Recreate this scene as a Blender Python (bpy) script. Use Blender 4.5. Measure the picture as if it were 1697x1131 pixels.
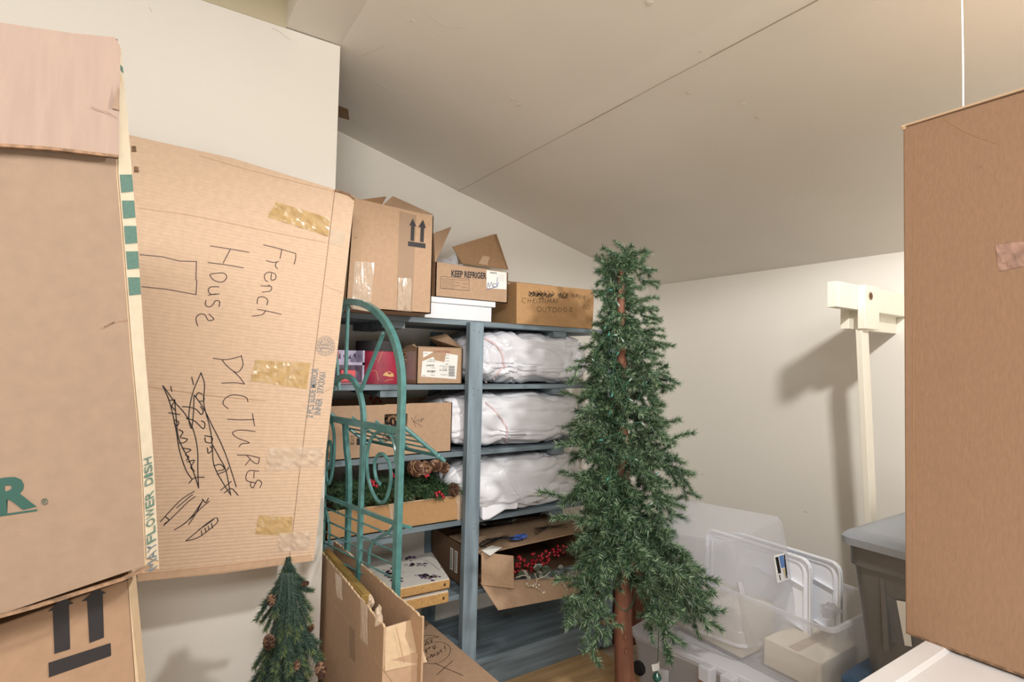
import bpy, bmesh, math, random
import numpy as np
from mathutils import Vector, Matrix, noise
from mathutils.bvhtree import BVHTree
random.seed(7)
for o in list(bpy.data.objects): bpy.data.objects.remove(o)
S = bpy.context.scene; COL = S.collection
# ------------------------------------------------------------------ camera
W, H = 1697, 1131
cx, cy = W/2, H/2
va, vb = np.array([2230-cx, 632-cy]), np.array([250-cx, 588-cy])
F = math.sqrt(-(va@vb))
def _u(p):
    a = np.array([p[0], -p[1], -F]); return a/np.linalg.norm(a)
RX, RY = _u(va), _u(vb)
R = np.array([RX, RY, np.cross(RX, RY)])
C0 = np.array([0, 0, 1.45])
cam = bpy.data.cameras.new('camera'); camo = bpy.data.objects.new('camera', cam); COL.objects.link(camo)
cam.lens = 36*F/W; cam.sensor_width = 36; cam.clip_start = .02
M = Matrix([[*R[i], C0[i]] for i in range(3)]+[[0, 0, 0, 1]])
camo.matrix_world = M; S.camera = camo
def ray(x, y): return R@np.array([x-cx, -(y-cy), -F])
def on(x, y, ax, val):                      # pixel -> world point where the sight line meets a wall, shelf or box plane
    d = ray(x, y); t = (val-C0[ax])/d[ax]; return Vector(C0+t*d)
class Pl:                                   # plane through three points; hit() = measured point on it
    def __init__(s, a, b, c):
        s.p = Vector(a); s.n = (Vector(b)-s.p).cross(Vector(c)-s.p).normalized()
        if s.n.dot(Vector(C0)-s.p) < 0: s.n.negate()
    def hit(s, x, y, off=0.0):
        d = Vector(ray(x, y)); t = s.n.dot(s.p-Vector(C0))/s.n.dot(d)
        return Vector(C0)+d*t+s.n*off
def PY(y): return Pl((0, y, 0), (1, y, 0), (0, y, 1))
def PX(x): return Pl((x, 0, 0), (x, 1, 0), (x, 0, 1))
def PZ(z): return Pl((0, 0, z), (1, 0, z), (0, 1, z))
# ------------------------------------------------------------------ render look, lights
S.view_settings.view_transform = 'Standard'; S.view_settings.look = 'None'
S.view_settings.gamma = 1; S.view_settings.use_curve_mapping = False
S.view_settings.exposure = -0.13
w = bpy.data.worlds.new('world'); S.world = w; w.use_nodes = True
w.node_tree.nodes['Background'].inputs[0].default_value = (1, .97, .93, 1)
w.node_tree.nodes['Background'].inputs[1].default_value = .5
def light(name, kind, loc, power, col, size=.1, rot=None, size_y=None):
    l = bpy.data.lights.new(name, kind); l.energy = power; l.color = col
    if kind == 'AREA':
        l.shape = 'RECTANGLE'; l.size = size; l.size_y = size_y or size
    else: l.shadow_soft_size = size
    o = bpy.data.objects.new(name, l); o.location = loc; COL.objects.link(o)
    if rot: o.rotation_euler = rot
    return o
BULB = (1.40, .36, 2.275)
lb = light('bulb_light', 'SPOT', BULB, 128, (1, .985, .965), .05, (0, 0, 0))
lb.data.spot_size = math.radians(172); lb.data.spot_blend = .2
lb.data.use_nodes = True; nt_ = lb.data.node_tree; fo = nt_.nodes.new('ShaderNodeLightFalloff'); fo.inputs['Strength'].default_value = 1.0; fo.inputs['Smooth'].default_value = .9
nt_.links.new(fo.outputs['Quadratic'], nt_.nodes['Emission'].inputs['Strength'])
light('high_fill_behind', 'AREA', (-.45, -.75, 2.50), 98, (1, .99, .98), 1.1, (math.radians(35), 0, 0), .8)  # added soft fill from high behind the camera, no real fixture
light('low_fill_behind', 'AREA', (-.2, -2.4, 1.0), 56, (1, .995, .99), 3.6, (math.radians(132), 0, 0), 1.8)  # added fill tilted up to lift the ceiling, no doorway there
# ------------------------------------------------------------------ materials
def lin(c):
    return tuple((v/255/12.92 if v/255 <= .04045 else ((v/255+.055)/1.055)**2.4) for v in c)+(1,)
MATS = {}
def mat(name, rgb, rough=.6, noise_amt=0.0, nscale=30, stretch=(1, 1, 1), bump=0.0, bscale=None, coat=0, metal=0, spec=.5, alpha=1, wave=None, rot=(0, 0, 0), detail=4, spots=0, sss=0):
    if name in MATS: return MATS[name]
    m = bpy.data.materials.new(name); m.use_nodes = True; nt = m.node_tree; N = nt.nodes; L = nt.links
    b = N['Principled BSDF']; c = lin(rgb)
    b.inputs['Base Color'].default_value = c; b.inputs['Roughness'].default_value = rough
    b.inputs['Metallic'].default_value = metal; b.inputs['Specular IOR Level'].default_value = spec
    b.inputs['Coat Weight'].default_value = coat; b.inputs['Coat Roughness'].default_value = .15
    tc = N.new('ShaderNodeTexCoord'); mp = N.new('ShaderNodeMapping'); L.new(tc.outputs['Object'], mp.inputs[0])
    mp.inputs['Scale'].default_value = stretch; mp.inputs['Rotation'].default_value = rot
    def nz(sc, det=4):
        n = N.new('ShaderNodeTexNoise'); n.inputs['Scale'].default_value = sc; n.inputs['Detail'].default_value = det
        L.new(mp.outputs[0], n.inputs['Vector']); return n
    if noise_amt:
        n = nz(nscale, detail); r = N.new('ShaderNodeMapRange'); r.inputs[1].default_value = .3; r.inputs[2].default_value = .7
        L.new(n.outputs[0], r.inputs[0]); mx = N.new('ShaderNodeMix'); mx.data_type = 'RGBA'
        L.new(r.outputs[0], mx.inputs[0])
        mx.inputs[6].default_value = tuple(v*(1-noise_amt) for v in c[:3])+(1,)
        mx.inputs[7].default_value = tuple(min(1, v*(1+noise_amt)) for v in c[:3])+(1,)
        out = mx.outputs[2]
        if spots:
            n2 = N.new('ShaderNodeTexNoise'); n2.inputs['Scale'].default_value = 9; n2.inputs['Detail'].default_value = 6
            L.new(tc.outputs['Object'], n2.inputs['Vector'])
            r2 = N.new('ShaderNodeMapRange'); r2.inputs[1].default_value = .62; r2.inputs[2].default_value = .75; r2.inputs[4].default_value = spots
            L.new(n2.outputs[0], r2.inputs[0]); m2 = N.new('ShaderNodeMix'); m2.data_type = 'RGBA'
            L.new(r2.outputs[0], m2.inputs[0]); L.new(out, m2.inputs[6]); m2.inputs[7].default_value = tuple(v*.45 for v in c[:3])+(1,)
            out = m2.outputs[2]
        L.new(out, b.inputs['Base Color'])
    if bump or wave:
        bp = N.new('ShaderNodeBump'); bp.inputs['Strength'].default_value = bump or .3; bp.inputs['Distance'].default_value = .003
        if wave:
            wv = N.new('ShaderNodeTexWave'); wv.bands_direction = wave[0]; wv.inputs['Scale'].default_value = wave[1]
            wv.inputs['Distortion'].default_value = wave[2]; wv.inputs['Detail'].default_value = 1; L.new(mp.outputs[0], wv.inputs['Vector'])
            L.new(wv.outputs[0], bp.inputs['Height'])
        else: L.new(nz(bscale or nscale*2).outputs[0], bp.inputs['Height'])
        L.new(bp.outputs[0], b.inputs['Normal'])
    if alpha < 1: b.inputs['Alpha'].default_value = alpha
    if sss: b.inputs['Subsurface Weight'].default_value = sss; b.inputs['Subsurface Radius'].default_value = (.02, .02, .02)
    MATS[name] = m; return m
def plastic(name, rgb, milk, rough=.25):      # milky see-through polypropylene: part clear, part white scatter, glossy film
    m = bpy.data.materials.new(name); m.use_nodes = True; nt = m.node_tree; N = nt.nodes; L = nt.links
    b = N['Principled BSDF']; b.inputs['Base Color'].default_value = lin(rgb); b.inputs['Roughness'].default_value = rough
    t = N.new('ShaderNodeBsdfTransparent'); t.inputs[0].default_value = (.96, .96, .97, 1)
    tl = N.new('ShaderNodeBsdfTranslucent'); tl.inputs[0].default_value = lin(rgb)
    a = N.new('ShaderNodeMixShader'); a.inputs[0].default_value = .45; L.new(b.outputs[0], a.inputs[1]); L.new(tl.outputs[0], a.inputs[2])
    fr = N.new('ShaderNodeLayerWeight'); fr.inputs[0].default_value = .35
    r = N.new('ShaderNodeMapRange'); r.inputs[3].default_value = milk; r.inputs[4].default_value = min(1, milk+.45); L.new(fr.outputs['Facing'], r.inputs[0])
    mx = N.new('ShaderNodeMixShader'); L.new(r.outputs[0], mx.inputs[0]); L.new(t.outputs[0], mx.inputs[1]); L.new(a.outputs[0], mx.inputs[2])
    L.new(mx.outputs[0], N['Material Output'].inputs[0]); MATS[name] = m; return m
WALL = mat('wall_paint', (234, 229, 219), .75, .012, 3, bump=.06, bscale=160)
CEIL = mat('ceiling_paint', (230, 224, 214), .6, .02, 3, bump=.08, bscale=120)
OLIVE = mat('hatch_paint', (196, 184, 156), .7, .03, 5)
def kraft(name, rgb, **k): return mat(name, rgb, k.pop('rough', .8), k.pop('namt', .06), k.pop('ns', 60), bump=k.pop('bump', .15), **k)
K_LEFT = kraft('kraft_left', (137, 114, 94), spots=.12)
K_FLAP = kraft('kraft_flap', (150, 128, 114), stretch=(8, 1, 1), ns=14)
K_LOW = kraft('kraft_low', (144, 115, 90))
K_MIRR = kraft('kraft_mirror', (199, 171, 145), wave=('Z', 31, 1.2), rot=(0, math.radians(-4.5), 0), bump=.22)
K_EDGE = mat('kraft_cut_edge', (128, 100, 76), .9, .5, 90, stretch=(1, 1, 1), bump=.6)
K_TAN = kraft('kraft_tan', (178, 147, 119))
K_PALE = kraft('kraft_pale', (196, 170, 138))
K_IN = kraft('kraft_inside', (168, 132, 98))
K_OCH = kraft('kraft_ochre', (180, 140, 96))
K_RIGHT = kraft('kraft_right', (150, 118, 92), stretch=(1, 3, 1), spots=.1)
K_DARK = kraft('kraft_dark', (112, 86, 64))
INK = mat('black_ink', (28, 23, 25), .6); MARK = mat('marker_ink', (58, 30, 34), .5)
INKB = mat('blue_ink', (60, 90, 150), .5); INKG = mat('green_ink', (84, 116, 104), .6, .15, 300); INKR = mat('red_ink', (150, 60, 56), .6)
INKGB = mat('grey_blue_ink', (98, 112, 122), .6); DKG = mat('logo_green', (30, 72, 62), .6)
TAPE = mat('brown_tape', (196, 164, 112), .22, .12, 40, bump=.5, bscale=60, coat=.6, alpha=.8)
CTAPE = mat('clear_tape', (222, 200, 176), .18, .1, 40, bump=.6, bscale=50, coat=.8, alpha=.55)
WTAPE = mat('strip_tape', (204, 190, 166), .35, .05, 60, bump=.2)
WHITE = mat('white_card', (226, 227, 231), .55); PAPER = mat('label_paper', (232, 230, 224), .6)
WOODB = mat('blue_stain_wood', (112, 126, 134), .6, .34, 30, stretch=(.10, 1, 1), bump=.35, bscale=60, spots=.7)
WOODBV = mat('blue_stain_wood_upright', (126, 142, 152), .6, .30, 30, stretch=(1, 1, .10), bump=.35, bscale=60, spots=.45)
PLY = mat('plywood', (190, 156, 112), .6, .22, 12, stretch=(.25, 2.5, 1), bump=.1, detail=8)
GREEN = mat('teal_metal', (72, 122, 120), .30, .2, 40, coat=.5, bump=.15)
NOFL = mat('wood_floor', (176, 160, 138), .7, .2, 12, stretch=(.25, 2.5, 1), detail=8)
POSTW = mat('cream_wood', (240, 234, 218), .6, .02, 20, stretch=(1, 1, .1))
BAGW = mat('white_bag', (222, 222, 228), .32, .03, 12, stretch=(1, 3, 3), bump=.7, bscale=16, coat=.7)
BAGW2 = mat('white_fabric', (226, 226, 231), .6, .02, 12, bump=.5, bscale=14, coat=.2)
PINK = mat('pink_binding', (214, 190, 192), .5, .06, 40)
RED = mat('berry_red', (176, 26, 44), .18, coat=.6); CONE = mat('pinecone', (92, 62, 46), .6, .4, 60); CONET = mat('pinecone_tip', (150, 116, 88), .6, .2, 60)
GLD = mat('gold_frame', (176, 146, 84), .35, .12, 60, metal=.35, bump=.2)
BLK = mat('black', (22, 22, 24), .5)
# ------------------------------------------------------------------ mesh helpers
ORG = {}
def V3(*a): return Vector(a)
class MB:
    def __init__(s): s.v = []; s.f = []; s.m = []; s.sm = []
    def add(s, vs, fs, mi=0, sm=False):
        b = len(s.v); s.v += [Vector(p) for p in vs]; s.f += [tuple(b+i for i in f) for f in fs]
        s.m += [mi]*len(fs); s.sm += [sm]*len(fs); return s
    def hexa(s, p, mi=0):     # p: 4 lower/front, 4 upper/back in the same order
        return s.add(p, [(0, 1, 2, 3), (7, 6, 5, 4), (0, 4, 5, 1), (1, 5, 6, 2), (2, 6, 7, 3), (3, 7, 4, 0)], mi)
    def box(s, a, b, mi=0):
        (x0, y0, z0), (x1, y1, z1) = a, b
        return s.hexa([(x0, y0, z0), (x0, y1, z0), (x1, y1, z0), (x1, y0, z0), (x0, y0, z1), (x0, y1, z1), (x1, y1, z1), (x1, y0, z1)], mi)
    def slab(s, pts, n, th, mi=0):   # polygon pts extruded by n*th
        k = len(pts); n = Vector(n)*th; pts = [Vector(p) for p in pts]
        return s.add(pts+[p+n for p in pts], [tuple(range(k)), tuple(range(2*k-1, k-1, -1))]+[(i, i+k, (i+1) % k+k, (i+1) % k) for i in range(k)], mi)
    def flat(s, pts, mi=0): return s.add(pts, [tuple(range(len(pts)))], mi)
    def tube(s, pts, r, n=8, mi=0, caps=True):
        pts = [Vector(p) for p in pts]; rr = r if hasattr(r, '__len__') else [r]*len(pts)
        t0 = (pts[1]-pts[0]).normalized(); u = t0.orthogonal().normalized(); vs = []
        for i, p in enumerate(pts):
            t = (pts[min(i+1, len(pts)-1)]-pts[max(i-1, 0)]).normalized()
            u = (u-t*u.dot(t)).normalized(); w_ = t.cross(u)
            vs += [p+(u*math.cos(a)+w_*math.sin(a))*rr[i] for a in [2*math.pi*k/n for k in range(n)]]
        fs = [(i*n+k, i*n+(k+1) % n, (i+1)*n+(k+1) % n, (i+1)*n+k) for i in range(len(pts)-1) for k in range(n)]
        if caps: fs += [tuple(range(n-1, -1, -1)), tuple(range((len(pts)-1)*n, len(pts)*n))]
        return s.add(vs, fs, mi, True)
    def bar(s, pts, up, w_, h, mi=0):      # rectangular bar along a path; w_ across, h along 'up'
        pts = [Vector(p) for p in pts]; vs = []; up = Vector(up).normalized(); k = len(pts)
        for i, p in enumerate(pts):
            t = (pts[min(i+1, k-1)]-pts[max(i-1, 0)]).normalized(); sd = t.cross(up).normalized(); u2 = sd.cross(t)
            vs += [p+sd*a*w_/2+u2*b*h/2 for a, b in ((-1, -1), (1, -1), (1, 1), (-1, 1))]
        fs = [(i*4+j, i*4+(j+1) % 4, i*4+4+(j+1) % 4, i*4+4+j) for i in range(k-1) for j in range(4)]+[(3, 2, 1, 0), (k*4-4, k*4-3, k*4-2, k*4-1)]
        return s.add(vs, fs, mi)
    def lathe(s, c, prof, n=32, mi=0, ax=None):
        c = Vector(c); vs = []; q = Vector((0, 0, 1)).rotation_difference(Vector(ax).normalized()) if ax else None
        for r, z in prof:
            for k in range(n):
                p = Vector((r*math.cos(2*math.pi*k/n), r*math.sin(2*math.pi*k/n), z))
                vs.append(c+(q@p if q else p))
        fs = [(i*n+k, i*n+(k+1) % n, (i+1)*n+(k+1) % n, (i+1)*n+k) for i in range(len(prof)-1) for k in range(n)]
        return s.add(vs, fs, mi, True)
    def ball(s, c, r, n=8, mi=0, sc=(1, 1, 1)):
        prof = [(max(1e-4, r*math.sin(math.pi*i/n)), -r*math.cos(math.pi*i/n)) for i in range(n+1)]
        b = len(s.v); s.lathe((0, 0, 0), prof, n+2, mi)
        for i in range(b, len(s.v)): v = s.v[i]; s.v[i] = Vector((v.x*sc[0], v.y*sc[1], v.z*sc[2]))+Vector(c)
        return s
    def build(s, name, mats, parent=None, bevel=0, kind=None, label=None, loc=None):
        me = bpy.data.meshes.new(name); off = ORG[parent.name] if parent else Vector(loc or (0, 0, 0))
        me.from_pydata([tuple(v-off) for v in s.v], [], s.f)
        for m in (mats if isinstance(mats, (list, tuple)) else [mats]): me.materials.append(m)
        me.polygons.foreach_set('material_index', s.m); me.polygons.foreach_set('use_smooth', s.sm); me.update()
        if any(s.sm):
            bm = bmesh.new(); bm.from_mesh(me); bmesh.ops.recalc_face_normals(bm, faces=bm.faces); bm.to_mesh(me); bm.free(); me.set_sharp_from_angle(angle=math.radians(42))
        o = bpy.data.objects.new(name, me); COL.objects.link(o)
        if parent: o.parent = parent
        elif loc: o.location = off
        ORG[o.name] = off if parent else Vector(loc or (0, 0, 0))
        if parent: ORG[o.name] = off
        if bevel:
            b = o.modifiers.new('bevel', 'BEVEL'); b.width = bevel; b.segments = 2; b.limit_method = 'ANGLE'; b.angle_limit = math.radians(40)
        if kind: o['kind'] = kind
        if label: o['label'] = label
        return o
def thing(name, label, cat, loc, group=None):
    o = bpy.data.objects.new(name, None); COL.objects.link(o); o.location = loc; o.empty_display_size = .05
    ORG[o.name] = Vector(loc); o['label'] = label; o['category'] = cat
    if group: o['group'] = group
    return o
def tag(o, label, cat, group=None):
    o['label'] = label; o['category'] = cat
    if group: o['group'] = group
    return o
def struct(name, mb, m): return mb.build(name, m, kind='structure')
def smooth_line(pts, k=5, closed=False):
    pts = [Vector(p) for p in pts]
    if len(pts) < 3: return pts
    P = ([pts[-1]]+pts+[pts[0], pts[1]]) if closed else ([pts[0]*2-pts[1]]+pts+[pts[-1]*2-pts[-2]]); out = []
    for i in range(1, len(P)-2):
        for j in range(k):
            t = j/k; a, b, c, d = P[i-1:i+3]
            out.append(.5*((2*b)+(c-a)*t+(2*a-5*b+4*c-d)*t*t+(3*b-a-3*c+d)*t**3))
    out.append(P[-2]); return out
def ink(name, strokes, pl, wd, m, parent, curve=True, off=.0006, label=None):
    mb = MB()                                   # pen strokes traced on a face, one part
    for st in strokes:
        p = [pl.hit(x, y, off) for x, y in st]
        if curve: p = smooth_line(p, 4)
        for i in range(len(p)-1):
            d = p[i+1]-p[i]
            if d.length < 1e-6: continue
            e = d.normalized()*wd*.4; sd = pl.n.cross(d).normalized()*wd/2
            mb.flat([p[i]-e-sd, p[i+1]+e-sd, p[i+1]+e+sd, p[i]-e+sd])
    return mb.build(name, m, parent, label=label)
def patch(name, quad, pl, m, parent, off=.0004, label=None, wob=0, nx=8, ny=4):
    P = [pl.hit(x, y, off) for x, y in quad]; mb = MB()      # thin sheet stuck on a face (tape, label)
    if not wob: mb.slab(P, pl.n, .0003)
    else:
        vs = []
        for j in range(ny+1):
            for i in range(nx+1):
                a = P[0].lerp(P[1], i/nx); b = P[3].lerp(P[2], i/nx)
                vs.append(a.lerp(b, j/ny)+pl.n*(random.random()**2*wob))
        mb.add(vs, [(j*(nx+1)+i, j*(nx+1)+i+1, (j+1)*(nx+1)+i+1, (j+1)*(nx+1)+i) for j in range(ny) for i in range(nx)], 0, False)
    return mb.build(name, m, parent, label=label)
def text(name, s, p0, p1, h, n, m, parent, off=.0008, bold=0, label=None, slant=0):
    cu = bpy.data.curves.new('t', 'FONT'); cu.body = s; cu.size = 1; cu.offset = bold; cu.resolution_u = 3
    to = bpy.data.objects.new('t', cu); COL.objects.link(to); bpy.context.view_layer.update()
    me = bpy.data.meshes.new_from_object(to.evaluated_get(bpy.context.evaluated_depsgraph_get()))
    bpy.data.objects.remove(to)
    co = np.array([v.co[:] for v in me.vertices]); x0, x1 = co[:, 0].min(), co[:, 0].max(); y0, y1 = co[:, 1].min(), co[:, 1].max()
    p0, p1, n = Vector(p0), Vector(p1), Vector(n); ex = p1-p0; ey = n.cross(ex).normalized()
    mb = MB(); vs = [p0+ex*((x-x0)/(x1-x0))+ey*(h*(y-y0)/(y1-y0))+ex.normalized()*slant*(y-y0)/(y1-y0)*h+n*off for x, y, z in co]
    mb.add(vs, [tuple(p.vertices) for p in me.polygons])
    return mb.build(name, m, parent, label=label)
def carton(name, label, base, quad, dep, m, top=True, cat='box', th=.004, open_top=False, inside=None, group=None, bevel=.002):
    """quad = front face TL,TR,BR,BL in the world; dep = vector to the back. closed, or open with real walls"""
    t = thing(name, label, cat, base, group); q = [Vector(p) for p in quad]; d = Vector(dep); mb = MB()
    if not open_top:
        mb.hexa([q[3], q[3]+d, q[2]+d, q[2], q[0], q[0]+d, q[1]+d, q[1]]); mb.build('body', m, t, bevel=bevel)
    else:
        TL, TR, BR, BL = q; n = d.normalized(); ux = (BR-BL).normalized(); uz = (TL-BL).normalized()
        mb.slab([TL, TR, BR, BL], n, th); mb.slab([TL+d, BL+d, BR+d, TR+d], -n, th)
        mb.slab([TL, BL, BL+d, TL+d], ux, th); mb.slab([TR, TR+d, BR+d, BR], -ux, th); mb.slab([BL, BR, BR+d, BL+d], uz, th)
        mb.build('body', [m], t)
    return t
# ================================================================== the setting
dep = .44; YS = 2.179; YB = YS+dep; FL = -.045
ca = on(1075, 475, 1, YB); cb = on(562, 218, 1, YB); SL = (cb.z-ca.z)/(ca.x-cb.x); XR = ca.x
dr = Vector(ray(564, 75)); nn = Vector((SL, 0, 1)); t_ = nn.dot(ca-Vector(C0))/nn.dot(dr); cor = Vector(C0)+dr*t_
XC, YL, ZC = cor; YN = -2.6; XW = -2.6
def cz(x): return ZC-SL*(x-XC)
SOF = on(474, 48, 1, YL); XH = SOF.x
struct('floor', MB().box((XW-.1, YN-.1, FL-.1), (XR+.1, YB+.1, FL)), NOFL)
struct('wall_back', MB().slab([(XC-.6, YB, FL), (XR+.1, YB, FL), (XR+.1, YB, cz(XR+.1)+.05), (XC-.6, YB, cz(XC-.6)+.05)], (0, 1, 0), .1), WALL)
struct('wall_right', MB().box((XR, YN-.1, FL), (XR+.1, YB, cz(XR)+.06)), WALL)
struct('wall_left', MB().box((XW-.1, YL, FL), (XC, YL+.11, ZC-.004)), WALL)
struct('wall_alcove', MB().box((XC-.7, YL+.11, FL), (XC-.6, YB+.1, ZC+.2)), WALL)
struct('wall_far_left', MB().box((XW-.1, YN-.1, FL), (XW, YL, ZC)), WALL)
struct('wall_behind', MB().box((XW, YN-.1, FL), (XR, YN, ZC)), WALL)
mb = MB().slab([(XC, YN, ZC), (XC, YB+.1, ZC), (XR+.1, YB+.1, cz(XR+.1)), (XR+.1, YN, cz(XR+.1))], (0, 0, 1), .1)
ce = struct('ceiling', mb, CEIL)
HY = YL-1.1
mb = MB().box((XH, YN, ZC), (XC, YB+.1, ZC+.1)).box((XW, YN, ZC), (XH, HY, ZC+.1)).box((XW, HY, ZC), (-1.2, YL+.1, ZC+.1))
mb.box((XC-.75, YL+.1, ZC+.11), (XC, YB+.1, ZC+.2))
struct('trim_1', mb, CEIL)
mb = MB().box((XH, HY, ZC+.1), (XH+.05, YL+.1, 3.1)).box((-1.25, HY, ZC+.1), (-1.2, YL+.1, 3.1)).box((-1.2, HY-.05, ZC+.1), (XH, HY, 3.1))
mb.box((-1.2, YL, ZC-.003), (XH, YL+.1, 3.1)).box((-1.25, HY-.05, 3.1), (XH+.05, YL+.1, 3.15))
struct('trim_2', mb, OLIVE)
# ceiling fine relief: drywall seam, nail pops, patch of tape
cpl = Pl((XC, 0, ZC), (XC, 1, ZC), (XR, 0, cz(XR)))
def cpt(x, y, o=0): return cpl.hit(x, y, o)
seam_px = [(700, 352), (780, 305), (870, 258), (930, 228), (1010, 186), (1100, 139), (1175, 98), (1260, 50), (1352, 0), (1420, -38)]
s0 = cpt(780, 305); xs = (cpt(780, 305).x+cpt(1350, 0).x)/2
mb = MB(); ys = np.linspace(YB-.02, -.5, 140); prof = []
for i, y in enumerate(ys):
    wv = .0012*noise.noise(Vector((y*9, 0, 0))); prof.append([(xs+u*.09+wv*2, y, cz(xs+u*.09)-h) for u, h in ((-1, .0), (-.6, .0022), (-.1, .0030), (.02, .0032+wv), (.1, .0028), (.6, .0018), (1, 0))])
vs = [p for r in prof for p in r]
mb.add(vs, [(i*7+j, i*7+j+1, i*7+8+j, i*7+7+j) for i in range(len(ys)-1) for j in range(6)], 0, True); mb.build('joint_compound', CEIL, ce)
CRACK = mat('seam_crack_paint', (164, 152, 132), .8)  # dark tone of the thin crack along the drywall seam
for seg, wd in (([(962, 210), (990, 196), (1010, 186), (1050, 165)], .0034), ([(1180, 95), (1230, 67), (1290, 34), (1352, 0), (1420, -38)], .0034), ([(700, 352), (780, 305), (870, 258), (962, 210)], .0014), ([(1050, 165), (1110, 133), (1180, 95)], .0014)):
    pts = [cpt(*q_, .0034) for q_ in seg]; pts = [V3(xs+.002*noise.noise(Vector((p.y*22, 3, 0))), p.y, cz(xs)-.0036) for p in smooth_line(pts, 8)]
    MB().bar(pts, (0, 0, 1), wd, .0012).build('seam_crack', CRACK, ce)
dm = CEIL
for (x, y) in ((684, 35), (717, 62), (850, 164), (862, 174), (704, 238), (722, 251), (921, 218), (938, 231), (1165, 87), (1177, 109), (1004, 279), (1021, 291), (1232, 174), (1256, 195), (1093, 349), (1106, 359), (942, 393), (1166, 399), (1178, 408), (1352, 293), (1366, 303), (1078, 6), (800, 300), (870, 345), (1143, 155), (1312, 330)):
    p = cpt(x, y); r = .011 if (x+y) % 2 else .014
    MB().ball(p, r, 8, sc=(1.3, .7, .10)).build('nail_pop', dm, ce)
for pts in (((1175, 60), (1200, 70), (1212, 64)), ((583, 195), (592, 206), (614, 216)), ((600, 92), (621, 84), (637, 76)), ((625, 137), (655, 152), (678, 160)), ((700, 15), (735, 42), (770, 46))):
    MB().tube(smooth_line([cpt(a, b, .0002) for a, b in pts]), .0006, 4).build('scuff', mat('faint_scuff', (196, 188, 172), .8), ce)
patch('tape_patch', [(561, 175), (577, 181), (579, 199), (561, 194)], cpl, mat('ceiling_brown_tape', (140, 104, 70), .5), ce, off=.0004)
# scuffs on the white wall
wl = bpy.data.objects['wall_left']; wr = bpy.data.objects['wall_right']
sc = mat('wall_scuff', (196, 190, 180), .7)
ink('scuff', [[(450, 47), (462, 52), (472, 60), (482, 67)], [(247, 12), (252, 20)]], PY(YL), .0016, sc, wl)
ink('scuff', [[(1163, 788), (1165, 786)], [(1333, 848), (1337, 850)]], PX(XR), .005, sc, wr)
# plywood on the floor
p = struct('trim_3', MB().box((.95, 1.6, FL), (2.0, YS+.0, -.025)), PLY)
# ================================================================== shelving unit
ZT = [1.636, 1.346, 1.046, .739, .414, .108]
X0, X1 = .42, 2.09
sh = thing('shelving_unit', 'blue-grey stained wooden shelving unit of open boards against the back wall', 'shelf', (1.25, YS+.2, -.025))
PX0, PX1 = 1.190, 1.258
for i, z in enumerate(ZT):
    th = .022
    for k, (a, b) in enumerate(((YS+.012, YS+.138), (YS+.142, YS+.282), (YS+.286, YB-.01))):
        mb = MB().box((X0, a, z-th), (X1, b, z)); mb.build('shelf_board', WOODB, sh, bevel=.0015)
for xa, xb in ((.80, .90), (1.70, 1.78)):
    for z in ZT[:5]: MB().box((xa, YS+.022, z-.052), (xb, YB-.02, z-.0225)).build('cleat', WOODB, sh, bevel=.001)
for y0, y1, tops in ((YS-.028, YS+.0115, 1.612), (YB-.045, YB-.008, 1.612)):
    pass
def upright(x0, x1, y0, y1, z1, nm='post'): return MB().box((x0, y0, -.025), (x1, y1, z1)).build(nm, WOODBV, sh, bevel=.002)
a = on(779, 533, 1, YS-.022); b = on(803, 533, 1, YS-.022)
fpost = upright(1.190, 1.262, YS-.026, YS+.011, 1.628)
upright(X1-.06, X1-.001, YS-.026, YS+.011, 1.612); upright(X0, X0+.06, YS-.026, YS+.011, 1.612)
for xx in (1.21, .62, 1.95): upright(xx, xx+.07, YB-.009, YB-.001, 1.60)
MB().box((1.262, YS-.012, -.025), (X1-.06, YS+.0115, ZT[5]-.0225)).build('kick_board', WOODB, sh, bevel=.002)
MB().box((X0+.06, YS-.012, -.025), (1.19, YS+.0115, ZT[5]-.0225)).build('kick_board', WOODB, sh, bevel=.002)
MB().box((1.262, YS-.016, ZT[5]-.022), (X1-.06, YS+.0115, ZT[5]+.003)).build('edge_strip', WOODB, sh, bevel=.002)
dk = mat('nail_head', (60, 66, 70), .5)
for (x, y) in ((786, 548), (794, 551), (784, 644), (793, 647), (785, 655), (786, 751), (787, 869), (785, 876)):
    p = PY(YS-.0262).hit(x, y); MB().lathe(p, [(.002, 0), (.002, .0012), (.0001, .0014)], 8, ax=(0, -1, 0)).build('nail', dk, fpost)
# ================================================================== cartons at the left
# big upper carton, crushed and leaning: face plane from measured corners
pa, pb, pc = on(190, 70, 1, .88), on(240, 938, 1, .88), on(0, 1019, 1, .845)
LP = Pl(pa, pb, pc); BL0 = LP.hit(0, 1019); TL0 = LP.hit(0, 45); TR0 = LP.hit(190, 70); BR0 = LP.hit(240, 938)
BLx = BR0+(BL0-BR0)*3.2; TLx = TR0+(TL0-TR0)*3.6
big = thing('moving_carton', 'big brown dish carton with green lettering and a folded-down top flap, stacked at left', 'box', BLx.lerp(BR0, .5))
bk = Vector((0, .46, 0)); ch1 = LP.hit(200, 80)+Vector((.002, .012, 0)); ch2 = LP.hit(264, 944)+Vector((.004, .014, 0))
ch1 = on(200, 80, 1, .90); ch2 = on(264, 944, 1, .90)
back = Vector((-.02, .44, 0))
LE = [(190, 70), (193, 180), (193, 290), (200, 374), (209, 490), (216, 582), (226, 688), (233, 770), (240, 938)]
RE = [(200, 80), (211, 190), (219, 290), (226, 374), (234, 490), (240, 582), (249, 688), (255, 770), (264, 944)]
lp = [LP.hit(*q) for q in LE]; SIDE = Pl(lp[0]+Vector((0, 0, .0)), on(219, 290, 1, .905), on(264, 944, 1, .905))
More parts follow.
